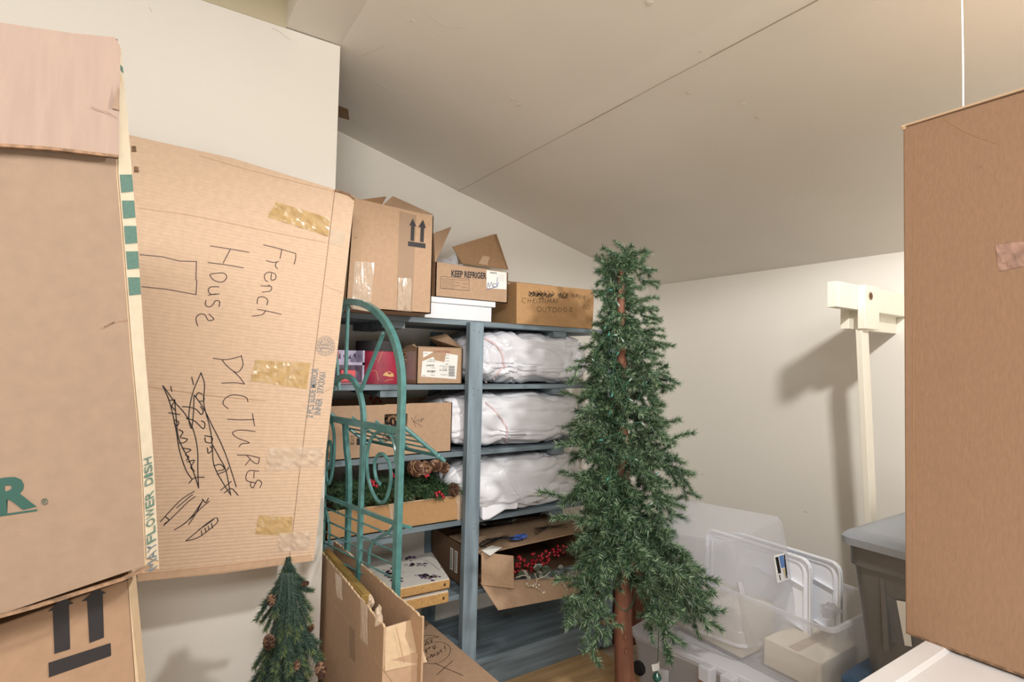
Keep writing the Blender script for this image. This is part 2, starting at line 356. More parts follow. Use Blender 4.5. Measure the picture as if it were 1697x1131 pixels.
rp = [on(x, y, 1, .905) for x, y in RE]
mb = MB().slab([BLx, TLx]+lp, back, 1); mb.build('body', K_LEFT, big)
mb = MB()
for i in range(len(lp)-1):
    mb.add([lp[i], rp[i], rp[i+1], lp[i+1], rp[i]+back, rp[i+1]+back], [(0, 1, 2, 3), (1, 4, 5, 2)])
mb.add([lp[0], rp[0], rp[0]+back, lp[0]+back], [(0, 1, 2, 3)]).add([lp[-1], rp[-1], rp[-1]+back, lp[-1]+back], [(3, 2, 1, 0)])
mb.build('side_panel', K_PALE, big)
def sidept(v, u, o=.0026):      # v = image row, u 0..1 across the strip
    i = max(k for k in range(len(LE)-1) if LE[k][1] <= v or k == 0); t = (v-LE[i][1])/(LE[i+1][1]-LE[i][1])
    return lp[i].lerp(lp[i+1], t).lerp(rp[i].lerp(rp[i+1], t), u)+Vector((.3, -.9, 0))*o
mb = MB(); vv = list(range(84, 936, 12))
mb.add([sidept(v, u, .0016) for v in vv for u in (.1, .97)], [(2*i, 2*i+1, 2*i+3, 2*i+2) for i in range(len(vv)-1)]); mb.build('tape', WTAPE, big)
for v in (290, 333, 375, 417, 460):
    mb = MB().flat([sidept(v, .18), sidept(v, .95), sidept(v+28, .95), sidept(v+30, .18)]); mb.build('green_square', INKG, big)
MB().flat([sidept(100, .15), sidept(103, .95), sidept(113, .95), sidept(108, .15)]).build('green_square', INKG, big)
vt = 934.0
for ch in 'MAYFLOWER DISH':
    if ch == ' ': vt -= 9; continue
    wd_ = {'M': 15, 'W': 15, 'I': 5}.get(ch, 11.5)
    pa_, pb_, pe_ = sidept(vt, .80, .003), sidept(vt-wd_, .80, .003), sidept(vt-wd_/2, .2, .003)
    n__ = (pe_-pb_).cross(pb_-pa_).normalized(); n__ = n__ if n__.dot(Vector(C0)-pa_) > 0 else -n__
    text('letter', ch, pa_, pb_, (sidept(vt, .22)-sidept(vt, .80)).length, n__, INKGB if ch in 'MAY' else INKG, big, off=0.0004); vt -= wd_+1.6
# big letter R and the registered mark
rg = MB(); f = lambda x, y: LP.hit(x, y, .0007)
text('print', 'ER', LP.hit(-66, 868), LP.hit(61, 840), .041, LP.n, DKG, big, bold=.045)
ink('print', [[(-70, 865), (60, 846)]], LP, .0022, DKG, big, curve=False)
rc = [(74+5*math.cos(a), 832+5*math.sin(a)) for a in np.linspace(0, 6.283, 20)]
ink('print', [rc, [(72, 835), (72, 829), (75, 829), (76, 831), (73, 832), (76, 835)]], LP, .0006, DKG, big, curve=False)
# folded-down flap over the face, torn corner, cut edge
fl = [(-60, 38), (-10, 41), (50, 50), (120, 60), (187, 66), (196, 80), (196, 120), (194, 180), (193, 262), (150, 257), (80, 249), (0, 244), (-60, 243)]
mb = MB(); pts = [LP.hit(x, y, .009+.004*(y-60)/200) for x, y in fl]
mb.slab(pts, -LP.n, .006); mb.build('flap', K_FLAP, big)
eb = [LP.hit(x, y, .011) for x, y in ((-60, 245), (0, 246), (80, 251), (150, 259), (192, 264))]
MB().bar(eb, LP.n, .0035, .007).build('cut_edge', K_EDGE, big)
ink('crease', [[(150, 176), (163, 182), (178, 186), (193, 195)]], Pl(*[LP.hit(x, y, .0135) for x, y in ((0, 100), (180, 100), (100, 240))]), .0008, K_LEFT, big, off=.0008)
mb = MB().flat([LP.hit(x, y, .0142) for x, y in ((191, 146), (194, 188), (181, 185))]); mb.build('torn_patch', K_LEFT, big)
ebm = [LP.hit(x, y, .001) for x, y in ((0, 1018), (60, 1002), (130, 980), (200, 958), (238, 942))]
MB().bar([eb_+Vector((0, 0, -.002)) for eb_ in [BLx]+ebm], LP.n, .004, .004).build('cut_edge', K_EDGE, big)
ink('smudge', [[(170, 544), (184, 537), (190, 534)], [(196, 533), (210, 531)]], LP, .002, mat('smudge', (140, 110, 88), .8), big)
mb = MB()
for k in range(14): mb.ball(TR0+Vector((random.uniform(-.012, .002), random.uniform(-.002, .006), random.uniform(-.003, .004))), random.uniform(.001, .003), 5)
mb.build('torn_corner', K_EDGE, big)
# lower carton with the arrows
qa, qb, qc = on(212, 966, 1, .93), on(224, 1131, 1, .93), on(0, 1028, 1, .895)
QP = Pl(qa, qb, qc)
u = (qb-qa).normalized(); Ltop = QP.hit(0, 1022); Rtop = QP.hit(212, 961)
Rbot = Rtop+u*((Rtop.z-FL-.06)/(-u.z)); Lt = Rtop+(Ltop-Rtop)*3-Vector((0, 0, .03)); Lb = Lt+u*((Lt.z-FL-.005)/(-u.z))
low = thing('arrow_carton', 'tall brown carton with two black up arrows under the big dish carton', 'box', (Lb+Rbot)/2)
mb = MB().hexa([Lb, Lb+back, Rbot+back, Rbot, Lt, Lt+back, Rtop+back, Rtop]); mb.build('body', K_LOW, low, bevel=.002)
e1 = on(226, 962, 1, .965); e2 = on(242, 1131, 1, .965); e3 = e1+(e2-e1)*((e1.z-FL-.06)/(e1.z-e2.z))
mb = MB().add([Rtop, e1, e3, Rbot, e1+back, e3+back], [(0, 1, 2, 3), (1, 4, 5, 2), (3, 2, 5), (0, 4, 1)]); mb.build('side_panel', K_PALE, low)
def poly(name, px, pl, m, parent, off=.0006):
    return MB().slab([pl.hit(x, y, off) for x, y in px], pl.n, .0002).build(name, m, parent)
poly('arrow', [(90, 1084), (87, 1012), (79, 1014), (105, 990), (122, 1000), (114, 1003), (116, 1076)], QP, INK, low)
poly('arrow', [(148, 1066), (144, 996), (135, 997), (160, 976), (176, 983), (170, 985), (172, 1057)], QP, INK, low)
poly('arrow_bar', [(80, 1099), (183, 1066), (184, 1087), (81, 1123)], QP, INK, low)
# flat mirror carton against the white wall
YM = 1.79; MP = PY(YM)
mc = [(205, 222), (384, 262), (553, 312), (590, 325), (521, 930), (478, 936), (365, 949), (225, 962)]
mir = thing('mirror_carton', 'flat ribbed mirror carton with handwriting, leaning on the white wall', 'box', MP.hit(230, 962))
mb = MB().slab([MP.hit(-330, 83), MP.hit(205, 222), MP.hit(384, 262), MP.hit(555, 314), MP.hit(479, 932), MP.hit(225, 957), MP.hit(-330, 1005)], (0, 1, 0), .07)
mb.build('body', K_MIRR, mir)
mb = MB().slab([MP.hit(555, 314), MP.hit(557, 318), MP.hit(588, 326), MP.hit(520, 930), MP.hit(479, 932)], (0, 1, 0), .065); mb.build('end_flap', K_MIRR, mir)
ink('crease', [[(555, 315), (540, 440), (520, 600), (498, 770), (479, 932)]], MP, .0016, K_EDGE, mir)
ink('crease', [[(230, 345), (330, 360), (450, 385), (540, 402)], [(556, 640), (528, 655)], [(330, 258), (420, 284), (555, 318)], [(568, 486), (552, 480), (540, 474)]], MP, .0012, K_IN, mir)
ink('crease', [[(235, 640), (340, 655), (440, 665)]], MP, .0016, K_IN, mir)
mb = MB().slab([MP.hit(228, 952, .006), MP.hit(365, 938, .006), MP.hit(515, 920, .006), MP.hit(516, 928, .012), MP.hit(365, 949, .012), MP.hit(228, 962, .012)], (0, 1, 0), .03); mb.build('bottom_flap', K_TAN, mir)
mb = MB().bar([MP.hit(x, y) for x, y in ((555, 316), (563, 318), (578, 323), (588, 331))], (0, 1, 0), .006, .012).build('torn_edge', K_EDGE, mir)
MB().slab([on(x, y, 1, YM+.045) for x, y in ((557, 317), (576, 320), (592, 330), (588, 338))], (0, 1, 0), .004).build('flap', K_IN, mir)
for k, (x, y) in enumerate(((222, 246), (226, 280))): MB().slab([MP.hit(x-4, y-4, .001), MP.hit(x+3, y-3, .004), MP.hit(x+4, y+6, .003), MP.hit(x-4, y+6, .001)], (0, 1, 0), .001).build('torn_patch', K_EDGE, mir)
patch('tape', [(458, 335), (546, 362), (544, 392), (443, 360)], MP, TAPE, mir, wob=.006, nx=14, ny=6)
patch('tape', [(423, 597), (514, 602), (508, 645), (415, 632)], MP, TAPE, mir, wob=.004, nx=14, ny=6)
patch('tape', [(446, 742), (538, 741), (534, 772), (439, 782)], MP, CTAPE, mir, wob=.004, nx=14, ny=6)
patch('tape', [(429, 855), (485, 857), (483, 888), (423, 886)], MP, TAPE, mir, wob=.003, nx=10, ny=5)
patch('tape', [(462, 884), (516, 881), (512, 912), (460, 915)], MP, CTAPE, mir, wob=.004, nx=10, ny=5)
patch('tape_mark', [(548, 380), (574, 384), (568, 410), (545, 404)], MP, CTAPE, mir)
z2 = lambda L_: [[(x/2.827, 370+y/2.827) for x, y in s] for s in L_]
z3 = lambda L_: [[(220+x/3.429, 600+y/3.429) for x, y in s] for s in L_]
hand = z2([[(655, 148), (760, 158), (840, 178), (920, 180), (918, 262), (922, 275), (918, 335), (780, 310), (665, 298)]])
ink('drawing', hand, MP, .0022, MARK, mir, curve=False)
ink('handwriting', z2([[(1235, 102), (1300, 118), (1385, 142)], [(1385, 142), (1385, 165), (1378, 192)], [(1320, 122), (1316, 145), (1312, 165)],
 [(1248, 176), (1280, 184), (1306, 180)], [(1296, 182), (1290, 200), (1300, 214)],
 [(1272, 236), (1270, 266), (1290, 262), (1290, 240), (1262, 230), (1240, 242), (1242, 266), (1254, 274)],
 [(1222, 294), (1262, 296)], [(1256, 290), (1272, 300), (1266, 318), (1228, 324)],
 [(1250, 384), (1254, 362), (1236, 346), (1210, 350), (1204, 378)], [(1206, 404), (1260, 414), (1318, 428)], [(1244, 412), (1226, 430), (1182, 436)]]), MP, .0023, MARK, mir)
ink('handwriting', z2([[(985, 107), (1080, 122), (1166, 137)], [(975, 185), (1060, 196), (1140, 210)], [(1078, 125), (1045, 188)],
 [(990, 238), (1046, 234), (1062, 254), (1042, 276), (1006, 270), (984, 246), (990, 238)], [(1026, 298), (986, 300), (976, 318), (990, 334), (1026, 332)], [(1010, 332), (976, 338)],
 [(1026, 392), (1029, 368), (1010, 364), (996, 384), (978, 393), (962, 382), (965, 362)], [(978, 426), (1002, 450), (976, 456), (960, 430), (934, 428), (918, 448), (926, 482)]]), MP, .0023, MARK, mir)
ink('handwriting', z2([[(998, 634), (1060, 640), (1130, 624)], [(1130, 620), (1138, 668), (1108, 700), (1062, 668), (1040, 640)], [(1040, 750), (1100, 748), (1146, 754)], [(1088, 690), (1120, 720), (1146, 754)]])
 + z3([[(655, 228), (640, 200), (568, 188), (524, 210), (514, 240), (542, 266)], [(538, 326), (610, 330), (690, 328)], [(680, 294), (686, 330), (692, 364)],
 [(696, 396), (610, 388), (568, 402), (590, 430), (662, 460), (620, 466), (604, 484)], [(594, 530), (660, 532), (720, 546)], [(720, 546), (712, 578), (684, 570), (650, 534)], [(668, 552), (640, 588)],
 [(716, 622), (664, 618), (644, 646), (650, 676), (700, 690)], [(690, 624), (688, 660)], [(722, 716), (733, 688), (712, 672), (697, 690), (684, 716), (668, 702), (674, 682)]]), MP, .0023, MARK, mir)
ink('crossed_out_writing', z3([[(170, 135), (210, 230), (245, 380), (265, 500), (300, 610), (335, 665)], [(175, 140), (240, 230), (300, 300), (345, 390), (368, 500), (370, 620), (374, 718)],
 [(238, 215), (248, 330), (262, 440), (320, 560), (350, 640), (374, 715)], [(388, 62), (340, 180), (318, 310), (334, 378), (345, 290), (348, 190)], [(388, 62), (408, 130), (404, 240), (440, 380), (452, 480), (462, 590), (520, 700), (558, 758)],
 [(350, 190), (400, 260), (450, 360), (500, 460), (540, 560), (588, 710)], [(452, 470), (490, 540), (530, 620), (556, 756)], [(358, 200), (372, 176), (400, 190), (404, 220), (380, 224)],
 [(282, 255), (320, 258), (360, 270), (390, 300), (400, 278), (385, 255)], [(305, 322), (350, 335), (400, 380), (410, 350), (390, 335)], [(410, 420), (450, 430), (446, 460), (415, 455), (410, 430)], [(440, 480), (452, 500), (430, 520), (424, 490)],
 [(205, 218), (240, 222), (222, 250), (240, 275)], [(205, 290), (268, 300)], [(240, 330), (262, 345), (250, 365), (236, 350)], [(262, 385), (285, 400), (270, 425)], [(270, 430), (310, 440), (290, 460), (262, 462)], [(280, 490), (330, 500), (300, 520)],
 [(300, 530), (318, 540), (305, 560)], [(310, 570), (350, 560), (330, 600), (350, 620)], [(320, 690), (350, 660), (405, 656)], [(465, 590), (500, 584), (520, 610), (480, 620)], [(480, 640), (530, 620), (545, 600)], [(500, 730), (560, 680)], [(520, 745), (560, 720), (598, 758)],
 [(335, 88), (345, 130)], [(216, 140), (222, 168)]]), MP, .0026, INK, mir)
ink('crossed_out_writing', z3([[(158, 908), (220, 840), (280, 780), (350, 736)], [(175, 932), (250, 860), (310, 800), (355, 766)], [(185, 880), (205, 900), (180, 920)], [(250, 830), (320, 770), (340, 756)],
 [(236, 956), (300, 915), (350, 860), (400, 785)], [(280, 930), (340, 880), (390, 830), (436, 792)], [(318, 925), (360, 860), (392, 800)], [(395, 780), (415, 800), (430, 775)],
 [(302, 1018), (360, 970), (420, 920), (470, 886)], [(302, 1018), (370, 1000), (440, 950), (482, 910), (478, 886)], [(375, 955), (420, 925), (460, 895)], [(390, 960), (392, 985)], [(410, 945), (416, 970)], [(428, 935), (434, 955)], [(446, 918), (454, 945)]]), MP, .0024, INK, mir)
text('print', '2 PCS SLIDE MIRROR', MP.hit(518, 693), MP.hit(528, 611), .020, MP.n, INKGB, mir, bold=.01)
text('print', 'INNER   37X3X61', MP.hit(531, 688), MP.hit(540, 618), .020, MP.n, INKGB, mir, bold=.01)
st = []
for r in (15.5, 13, 9.5): st.append([(539+r*math.cos(a), 574+r*1.05*math.sin(a)) for a in np.linspace(0, 6.2832, 26)])
for k in range(14):
    a = k*2*math.pi/14; st.append([(539+10*math.cos(a), 574+10*math.sin(a)), (539+12.4*math.cos(a+.2), 574+12.4*math.sin(a+.2))])
for k in range(6): st.append([(532+k*2.4, 566+random.random()*3), (533+k*2.4, 574), (531+k*2.6, 582-random.random()*3)])
st.append([(530, 571), (548, 572)]); st.append([(531, 577), (547, 578)])
ink('stamp', st, MP, .0012, INKGB, mir, curve=False)
# hidden support the mirror carton rests on
zb = MP.hit(0, 980).z
sup = carton('plain_carton', 'plain brown carton behind the left stack, holding up the mirror carton', (-.4, 1.6, FL), [(-.75, 1.52, zb-.02), (-.08, 1.52, zb-.02), (-.08, 1.52, FL), (-.75, 1.52, FL)], (0, .40, 0), K_TAN)
# ================================================================== things on the shelves
def front(Y, tl, tr, br, bl): P_ = PY(Y); return [P_.hit(*q) for q in (tl, tr, br, bl)], P_
def rect(Y, x0, x1, z0, z1): return [V3(x0, Y, z1), V3(x1, Y, z1), V3(x1, Y, z0), V3(x0, Y, z0)], PY(Y)
def flap(mb, a, b, c, d, th=.004):
    n = (Vector(b)-Vector(a)).cross(Vector(d)-Vector(a)).normalized(); mb.slab([a, b, c, d], n, th); return mb
# 1 big carton hanging over the front of the top shelf
Y1 = 2.0; q, pl = rect(Y1, .585, .925, 1.6375, 2.03); q[0].z = 2.045; q[1].z = 2.03; q[0].x = .60
c1 = carton('arrow_box', 'large tan carton with two up arrows at the left end of the top shelf', (.75, Y1+.2, 1.637), q, (0, .40, 0), K_TAN, open_top=True)
patch('tape', [(588, 433), (620, 436), (613, 517), (582, 512)], pl, CTAPE, c1, wob=.002)
patch('tape', [(662, 350), (690, 357), (683, 517), (657, 515)], pl, mat('faint_tape', (184, 154, 126), .6, alpha=.5), c1)
patch('tape', [(660, 460), (682, 462), (680, 515), (658, 514)], pl, CTAPE, c1, wob=.004)
poly('arrow', [(680, 399), (681, 374), (678, 374), (684, 362), (690, 376), (687, 375), (686, 400)], pl, INK, c1)
poly('arrow', [(696, 401), (697, 377), (693, 377), (701, 364), (706, 379), (703, 378), (702, 402)], pl, INK, c1)
poly('arrow_bar', [(676, 400), (705, 404), (705, 412), (676, 408)], pl, INK, c1)
mb = MB(); flap(mb, on(591, 332, 1, Y1+.01), on(637, 326, 1, Y1+.14), on(640, 326, 1, Y1+.16), on(632, 341, 1, Y1+.02)); mb.build('flap', K_IN, c1)
mb = MB(); flap(mb, on(633, 341, 1, Y1+.01), on(651, 325, 1, Y1+.13), on(662, 330, 1, Y1+.13), on(719, 356, 1, Y1+.01)); mb.build('flap', K_TAN, c1)
ink('mark', [[(586, 393), (589, 396), (592, 392)]], pl, .0012, INK, c1)
# 2 white flat box and the KEEP REFRIGER carton on it
qw, plw = rect(2.19, .985, 1.322, 1.6375, 1.712)
wb = carton('white_box', 'flat white lidded box under the printed food carton on the top shelf', (1.15, 2.3, 1.637), qw, (0, .32, 0), WHITE)
mb = MB().hexa([(.980, 2.182, 1.706), (.980, 2.52, 1.706), (1.334, 2.52, 1.706), (1.336, 2.178, 1.706), (.980, 2.182, 1.731), (.980, 2.52, 1.731), (1.334, 2.52, 1.731), (1.336, 2.178, 1.731)]); mb.build('lid', WHITE, wb, bevel=.002)
qk, plk = rect(2.195, 1.034, 1.412, 1.7325, 1.877); qk[0].z += .01; qk[1].z += .004
kr = carton('food_carton', 'open brown food carton printed with bold black capitals on the flat white box', (1.22, 2.3, 1.7325), qk, (0, .27, 0), K_TAN, open_top=True)
text('print', 'KEEP REFRIGER', plk.hit(748, 459), plk.hit(806, 463), .030, plk.n, INK, kr, bold=.03)
mb = MB(); fr_ = [plk.hit(*a, .001) for a in ((730, 458), (777, 463), (777, 482), (730, 478))]
for i in range(4): mb.bar([fr_[i], fr_[(i+1) % 4]], plk.n, .0012, .0006)
mb.build('print_frame', INK, kr)
for k, s in enumerate(('Safe Handling Instructions', 'This product was prepared', 'from inspected and passed', 'meat and or poultry Some', 'food products may contain', 'bacteria that could cause')):
    y = 463+k*3.1; text('print', s, plk.hit(732, y+.2), plk.hit(775 if k == 0 else 752, y+(3.2 if k == 0 else 1.4)), .0045, plk.n, INK, kr)
for k, (x, y) in enumerate(((753, 469), (753, 474), (765, 471), (765, 477))): text('print', 'Keep refrigerated', plk.hit(x, y), plk.hit(x+9, y+.8), .004, plk.n, INK, kr)
patch('label', [(806, 448), (839, 452), (839, 480), (806, 478)], plk, PAPER, kr, off=.0008)
text('print', '90072', plk.hit(812, 453.5), plk.hit(823, 454.5), .0075, plk.n, INK, kr, off=.002, bold=.02)
ink('handwriting', [[(807, 477), (809, 469), (811, 476), (814, 468), (816, 475)], [(822, 472), (818, 470), (817, 476), (821, 475)], [(826, 468), (823, 476), (824, 460)], [(807, 480), (822, 476)]], plk, .0025, INKB, kr, off=.0018)
for k in range(4): ink('print', [[(826+k*0, 456+k*3), (835, 457+k*3)]], plk, .0007, INKGB, kr, off=.0018)
MB().slab([on(x, y, 1, 2.46) for x, y in ((750, 409), (820, 388), (841, 447), (766, 437))], (0, 1, .0), .004).build('flap', K_IN, kr)
mb = MB(); flap(mb, V3(1.034, 2.20, 1.885), on(720, 387, 1, 2.3), on(748, 377, 1, 2.40), V3(1.034, 2.46, 1.885)); mb.build('flap', K_TAN, kr)
mb = MB(); flap(mb, on(822, 388, 1, 2.44), on(842, 447, 1, 2.21), on(840, 446, 1, 2.23), on(820, 390, 1, 2.46)); mb.build('flap', K_TAN, kr)
MB().slab([on(x, y, 1, 2.30) for x, y in ((800, 424), (812, 426), (808, 438), (811, 441), (793, 437))], (0, 1, 0), .004).build('flap', K_TAN, kr)
FILM = plastic('thin_film', (235, 235, 238), .45, .15)
def crumple(name, c, r, n, m, parent, seed, sc=(1, 1, 1)):
    random.seed(seed); mb = MB(); ball = MB().ball((0, 0, 0), 1, n); vs = [v*r*(1+.55*noise.noise(v*2.3+Vector((seed, 0, 0)))+.2*noise.noise(v*6)) for v in ball.v]
    mb.add([Vector((v.x*sc[0], v.y*sc[1], v.z*sc[2]))+Vector(c) for v in vs], ball.f); return mb.build(name, m, parent)
t = thing('plastic_bag', 'crumpled clear plastic bag poking out of the food carton', 'bag', (1.15, 2.3, 1.76))
crumple('film', (1.13, 2.30, 1.865), .075, 12, FILM, t, 3, (1.2, .9, .75)); crumple('film_corner', (1.155, 2.27, 1.90), .03, 10, FILM, t, 5, (.8, .8, 1.3))
crumple('film_corner', (1.30, 2.30, 1.868), .04, 10, FILM, t, 8, (1.3, .8, .5))
# 3 christmas outdoor carton
P3 = PY(2.19); q3 = [V3(1.460, 2.19, 1.838), V3(1.958, 2.19, 1.846), V3(1.950, 2.19, 1.6375), V3(1.464, 2.19, 1.6375)]
co = carton('outdoor_carton', 'ochre carton handwritten about outdoor Christmas at the right end of the top shelf', (1.7, 2.3, 1.637), q3, (-.02, .30, 0), K_OCH)
mb = MB(); flap(mb, V3(1.46, 2.24, 1.840), V3(1.46, 2.30, 1.858), V3(1.75, 2.30, 1.862), V3(1.75, 2.24, 1.844), .003); mb.build('flap', K_IN, co)
z4 = lambda L_: [[(540+x/3.533, 300+y/3.533) for x, y in s] for s in L_]
ink('handwriting', z4([[(1172, 690), (1152, 684), (1148, 706), (1166, 718)], [(1184, 684), (1182, 716)], [(1200, 686), (1198, 716)], [(1183, 700), (1199, 702)], [(1210, 716), (1214, 688), (1226, 694), (1213, 702), (1226, 718)], [(1236, 690), (1234, 716)],
 [(1262, 690), (1246, 692), (1258, 706), (1244, 716)], [(1250, 688), (1280, 692)], [(1272, 692), (1268, 718)], [(1286, 690), (1284, 716)], [(1294, 716), (1300, 692), (1308, 710), (1316, 692), (1320, 716)], [(1328, 716), (1336, 690), (1342, 716)], [(1330, 706), (1340, 706)], [(1362, 692), (1348, 696), (1358, 706), (1346, 716)]]), P3, .0022, INK, co, curve=False)
ink('handwriting', z4([[(1244, 735), (1236, 752), (1250, 768), (1262, 748), (1248, 734)], [(1272, 738), (1270, 762), (1284, 766), (1290, 740)], [(1296, 740), (1324, 742)], [(1310, 742), (1308, 768)], [(1332, 742), (1330, 768), (1350, 762), (1346, 744), (1330, 742)],
 [(1366, 742), (1358, 756), (1370, 768), (1382, 754), (1368, 742)], [(1398, 742), (1390, 756), (1402, 768), (1412, 754), (1400, 742)], [(1426, 770), (1428, 742), (1444, 746), (1430, 756), (1446, 770)]]), P3, .0022, INK, co)
ink('handwriting', z4([[(1520, 728), (1508, 734), (1506, 750), (1520, 754), (1524, 742), (1514, 742)], [(1536, 728), (1526, 744), (1540, 752), (1548, 738), (1536, 728)]]), P3, .0018, INK, co)
cs = []
random.seed(4)
for x0, x1 in ((1186, 1328), (1360, 1418)):
    for r in range(3 if x0 < 1300 else 4):
        cs.append([(x, 648+random.random()*34+(x-1186)*.04) for x in np.arange(x0, x1, 7)])
for k, x in enumerate(range(1190, 1330, 22)): cs.append([(x, 646), (x+12, 660), (x, 676), (x+16, 664), (x+2, 648)])
cs += [[(1438, 662), (1444, 682), (1450, 664), (1456, 684), (1462, 666)], [(1466, 684), (1468, 664), (1478, 668), (1468, 674), (1480, 686)], [(1486, 668), (1484, 688)], [(1494, 670), (1492, 690)], [(1506, 672), (1506, 692)], [(1510, 680), (1518, 680)], [(1516, 670), (1516, 700)]]
ink('crossed_out_writing', z4(cs), P3, .0024, INK, co, curve=False)
# ---------------------------------------------------------------- second shelf, left bay
rt = carton('red_box', 'dark red patterned box at the far left of the second shelf, behind the votive set', (.62, 2.42, 1.346), rect(2.40, .50, .66, 1.347, 1.54)[0], (0, .12, 0), mat('dark_red', (130, 30, 42), .5, .3, 40))
plr = PY(2.40)
for k in range(4): ink('print', [[(556+k*8, 575), (566+k*8, 605), (558+k*9, 612)]], plr, .0012, GLD, rt)
vs_ = thing('candle_box', 'pink and silver boxed candle set left of the red hat box', 'box', (.67, 2.3, 1.346))
SILV = mat('lilac_foil', (196, 190, 214), .25, .25, 30, metal=.3); CORAL = mat('coral_red', (226, 92, 96), .5)
MB().box((.58, 2.27, 1.425), (.752, 2.36, 1.437)).build('upper_ledge', SILV, vs_)
MB().box((.58, 2.35, 1.347), (.752, 2.365, 1.487)).build('back_panel', SILV, vs_)
MB().box((.58, 2.27, 1.347), (.752, 2.36, 1.353)).build('base', mat('mauve', (168, 130, 140), .5), vs_)
MB().box((.744, 2.27, 1.347), (.752, 2.36, 1.487)).build('side_panel', SILV, vs_)
random.seed(3)
for k in range(7): MB().slab([V3(.66+k*.011, 2.349, 1.455+random.uniform(-.01, .02)), V3(.675+k*.011, 2.349, 1.45), V3(.672+k*.011, 2.349, 1.475+random.uniform(-.01, .008))], (0, -1, 0), .001).build('foil_print', [mat('foil_dark', (84, 84, 98), .3), SILV][k % 2], vs_)
cc = thing('red_candle', 'short coral red candle lying in the lower half of the boxed set', 'candle', (.70, 2.3, 1.353)); MB().box((.655, 2.275, 1.354), (.718, 2.34, 1.404)).build('wax', CORAL, cc, bevel=.004); MB().tube([(.686, 2.30, 1.403), (.687, 2.30, 1.409)], .001).build('wick', BLK, cc)
cc = thing('red_candle', 'tall coral red candle standing on the upper ledge behind the green rail', 'candle', (.62, 2.3, 1.437)); MB().box((.60, 2.28, 1.438), (.648, 2.335, 1.482)).build('wax', CORAL, cc, bevel=.004); MB().tube([(.624, 2.30, 1.481), (.625, 2.30, 1.487)], .001).build('wick', BLK, cc)
hc = V3(.848, 2.36, 1.3465); HR = .100
hb = thing('hat_box', 'round red hat box with a black lid and gold drawings on the second shelf', 'box', hc)
MB().lathe(hc, [(.001, 0), (HR, 0), (HR, .158), (.001, .158)], 56).build('body', mat('hat_box_red', (156, 44, 66), .4, .3, 14), hb)
MB().lathe(hc, [(HR-.002, .140), (HR+.003, .140), (HR+.003, .183), (.001, .185)], 56).build('lid', mat('lid_black', (38, 34, 36), .6), hb)
def cyl(x, y, r=HR+.0008):      # point on the drum under a measured pixel
    d = Vector(ray(x, y)); o = Vector(C0)-hc; a = d.x**2+d.y**2; b = 2*(o.x*d.x+o.y*d.y); c_ = o.x**2+o.y**2-r*r
    D = b*b-4*a*c_; t = (-b-math.sqrt(max(D, 0)))/(2*a); return Vector(C0)+d*t
def cink(strokes, wd=.0021):
    mb = MB()
    for st in strokes:
        p = smooth_line([cyl(*s) for s in st], 3)
        mb.tube(p, wd/2, 4)
    mb.build('gold_drawing', mat('gold_ink', (214, 170, 112), .4), hb)
z5 = lambda L_: [[(530+x/7.068, 560+y/7.068) for x, y in s] for s in L_]
cink(z5([[(905, 190), (920, 150), (970, 140), (1010, 150)], [(905, 190), (910, 260), (960, 310), (1000, 325)], [(930, 210), (960, 240), (945, 260)], [(960, 180), (1000, 170), (1010, 210), (970, 240)], [(980, 250), (1015, 260), (1000, 290)]]))
cink(z5([[(680, 290), (740, 150)], [(640, 200), (680, 190)], [(630, 240), (670, 250)]])); cink(z5([[(590, 395), (660, 390), (685, 500)]])); cink(z5([[(985, 400), (1015, 390)], [(985, 400), (980, 480), (1010, 490)]]))
mb = MB(); cf = [cyl(530+x/7.068, 560+y/7.068, HR+.001) for x, y in ((735, 440), (770, 405), (820, 395), (860, 420), (870, 455), (830, 460), (780, 450))]; mb.flat(cf).build('gold_drawing', mat('gold_ink', (214, 170, 112), .4), hb)
cink(z5([[(760, 515), (800, 495), (860, 490)]]))
# christmas carton with shipping labels
qx, plx = rect(2.22, .968, 1.192, 1.3465, 1.508)
xm = carton('label_carton', 'small brown carton with shipping labels and a raised flap on the second shelf', (1.08, 2.3, 1.3465), qx, (-.006, .24, 0), K_TAN, open_top=True)
mb = MB(); flap(mb, on(710, 560, 1, 2.42), on(739, 554, 1, 2.34), on(767, 578, 1, 2.225), V3(1.19, 2.45, 1.508), .003); mb.build('flap', K_TAN, xm)
mb = MB(); flap(mb, V3(.968, 2.222, 1.508), on(684, 571, 1, 2.25), on(688, 570, 1, 2.40), V3(.968, 2.45, 1.508), .003); mb.build('flap', K_PALE, xm)
mb = MB(); flap(mb, V3(.972, 2.224, 1.509), V3(1.188, 2.224, 1.509), V3(1.15, 2.36, 1.512), V3(1.0, 2.36, 1.512), .003); mb.build('flap', K_TAN, xm)
z6 = lambda L_: [(530+x/5.14, 480+y/5.14) for x, y in L_]
mb = MB()
for pgn in ([(880, 528), (968, 532), (880, 582)], [(872, 612), (965, 575), (985, 605), (1060, 620), (1075, 545), (1176, 560), (1160, 765), (862, 742)]):
    mb.slab([plx.hit(*p_, .0006) for p_ in z6(pgn)], plx.n, .0003)
mb.build('label', PAPER, xm)
random.seed(11)
for k, (x, y) in enumerate(((905, 640), (915, 690), (1020, 680))):
    mb = MB(); xx = x
    while xx < x+68:
        wd = random.choice((2, 3, 5)); mb.flat([plx.hit(*p_, .0014) for p_ in z6([(xx, y), (xx+wd, y), (xx+wd, y+15), (xx, y+15)])]); xx += wd+random.choice((2, 3, 5))
    mb.build('barcode', INK, xm)
mb = MB(); yy = 650
while yy < 742: mb.flat([plx.hit(*p_, .0014) for p_ in z6([(1096, yy), (1148, yy+2), (1148, yy+5), (1096, yy+3)])]); yy += random.choice((5, 6, 8))
mb.build('barcode', INK, xm)
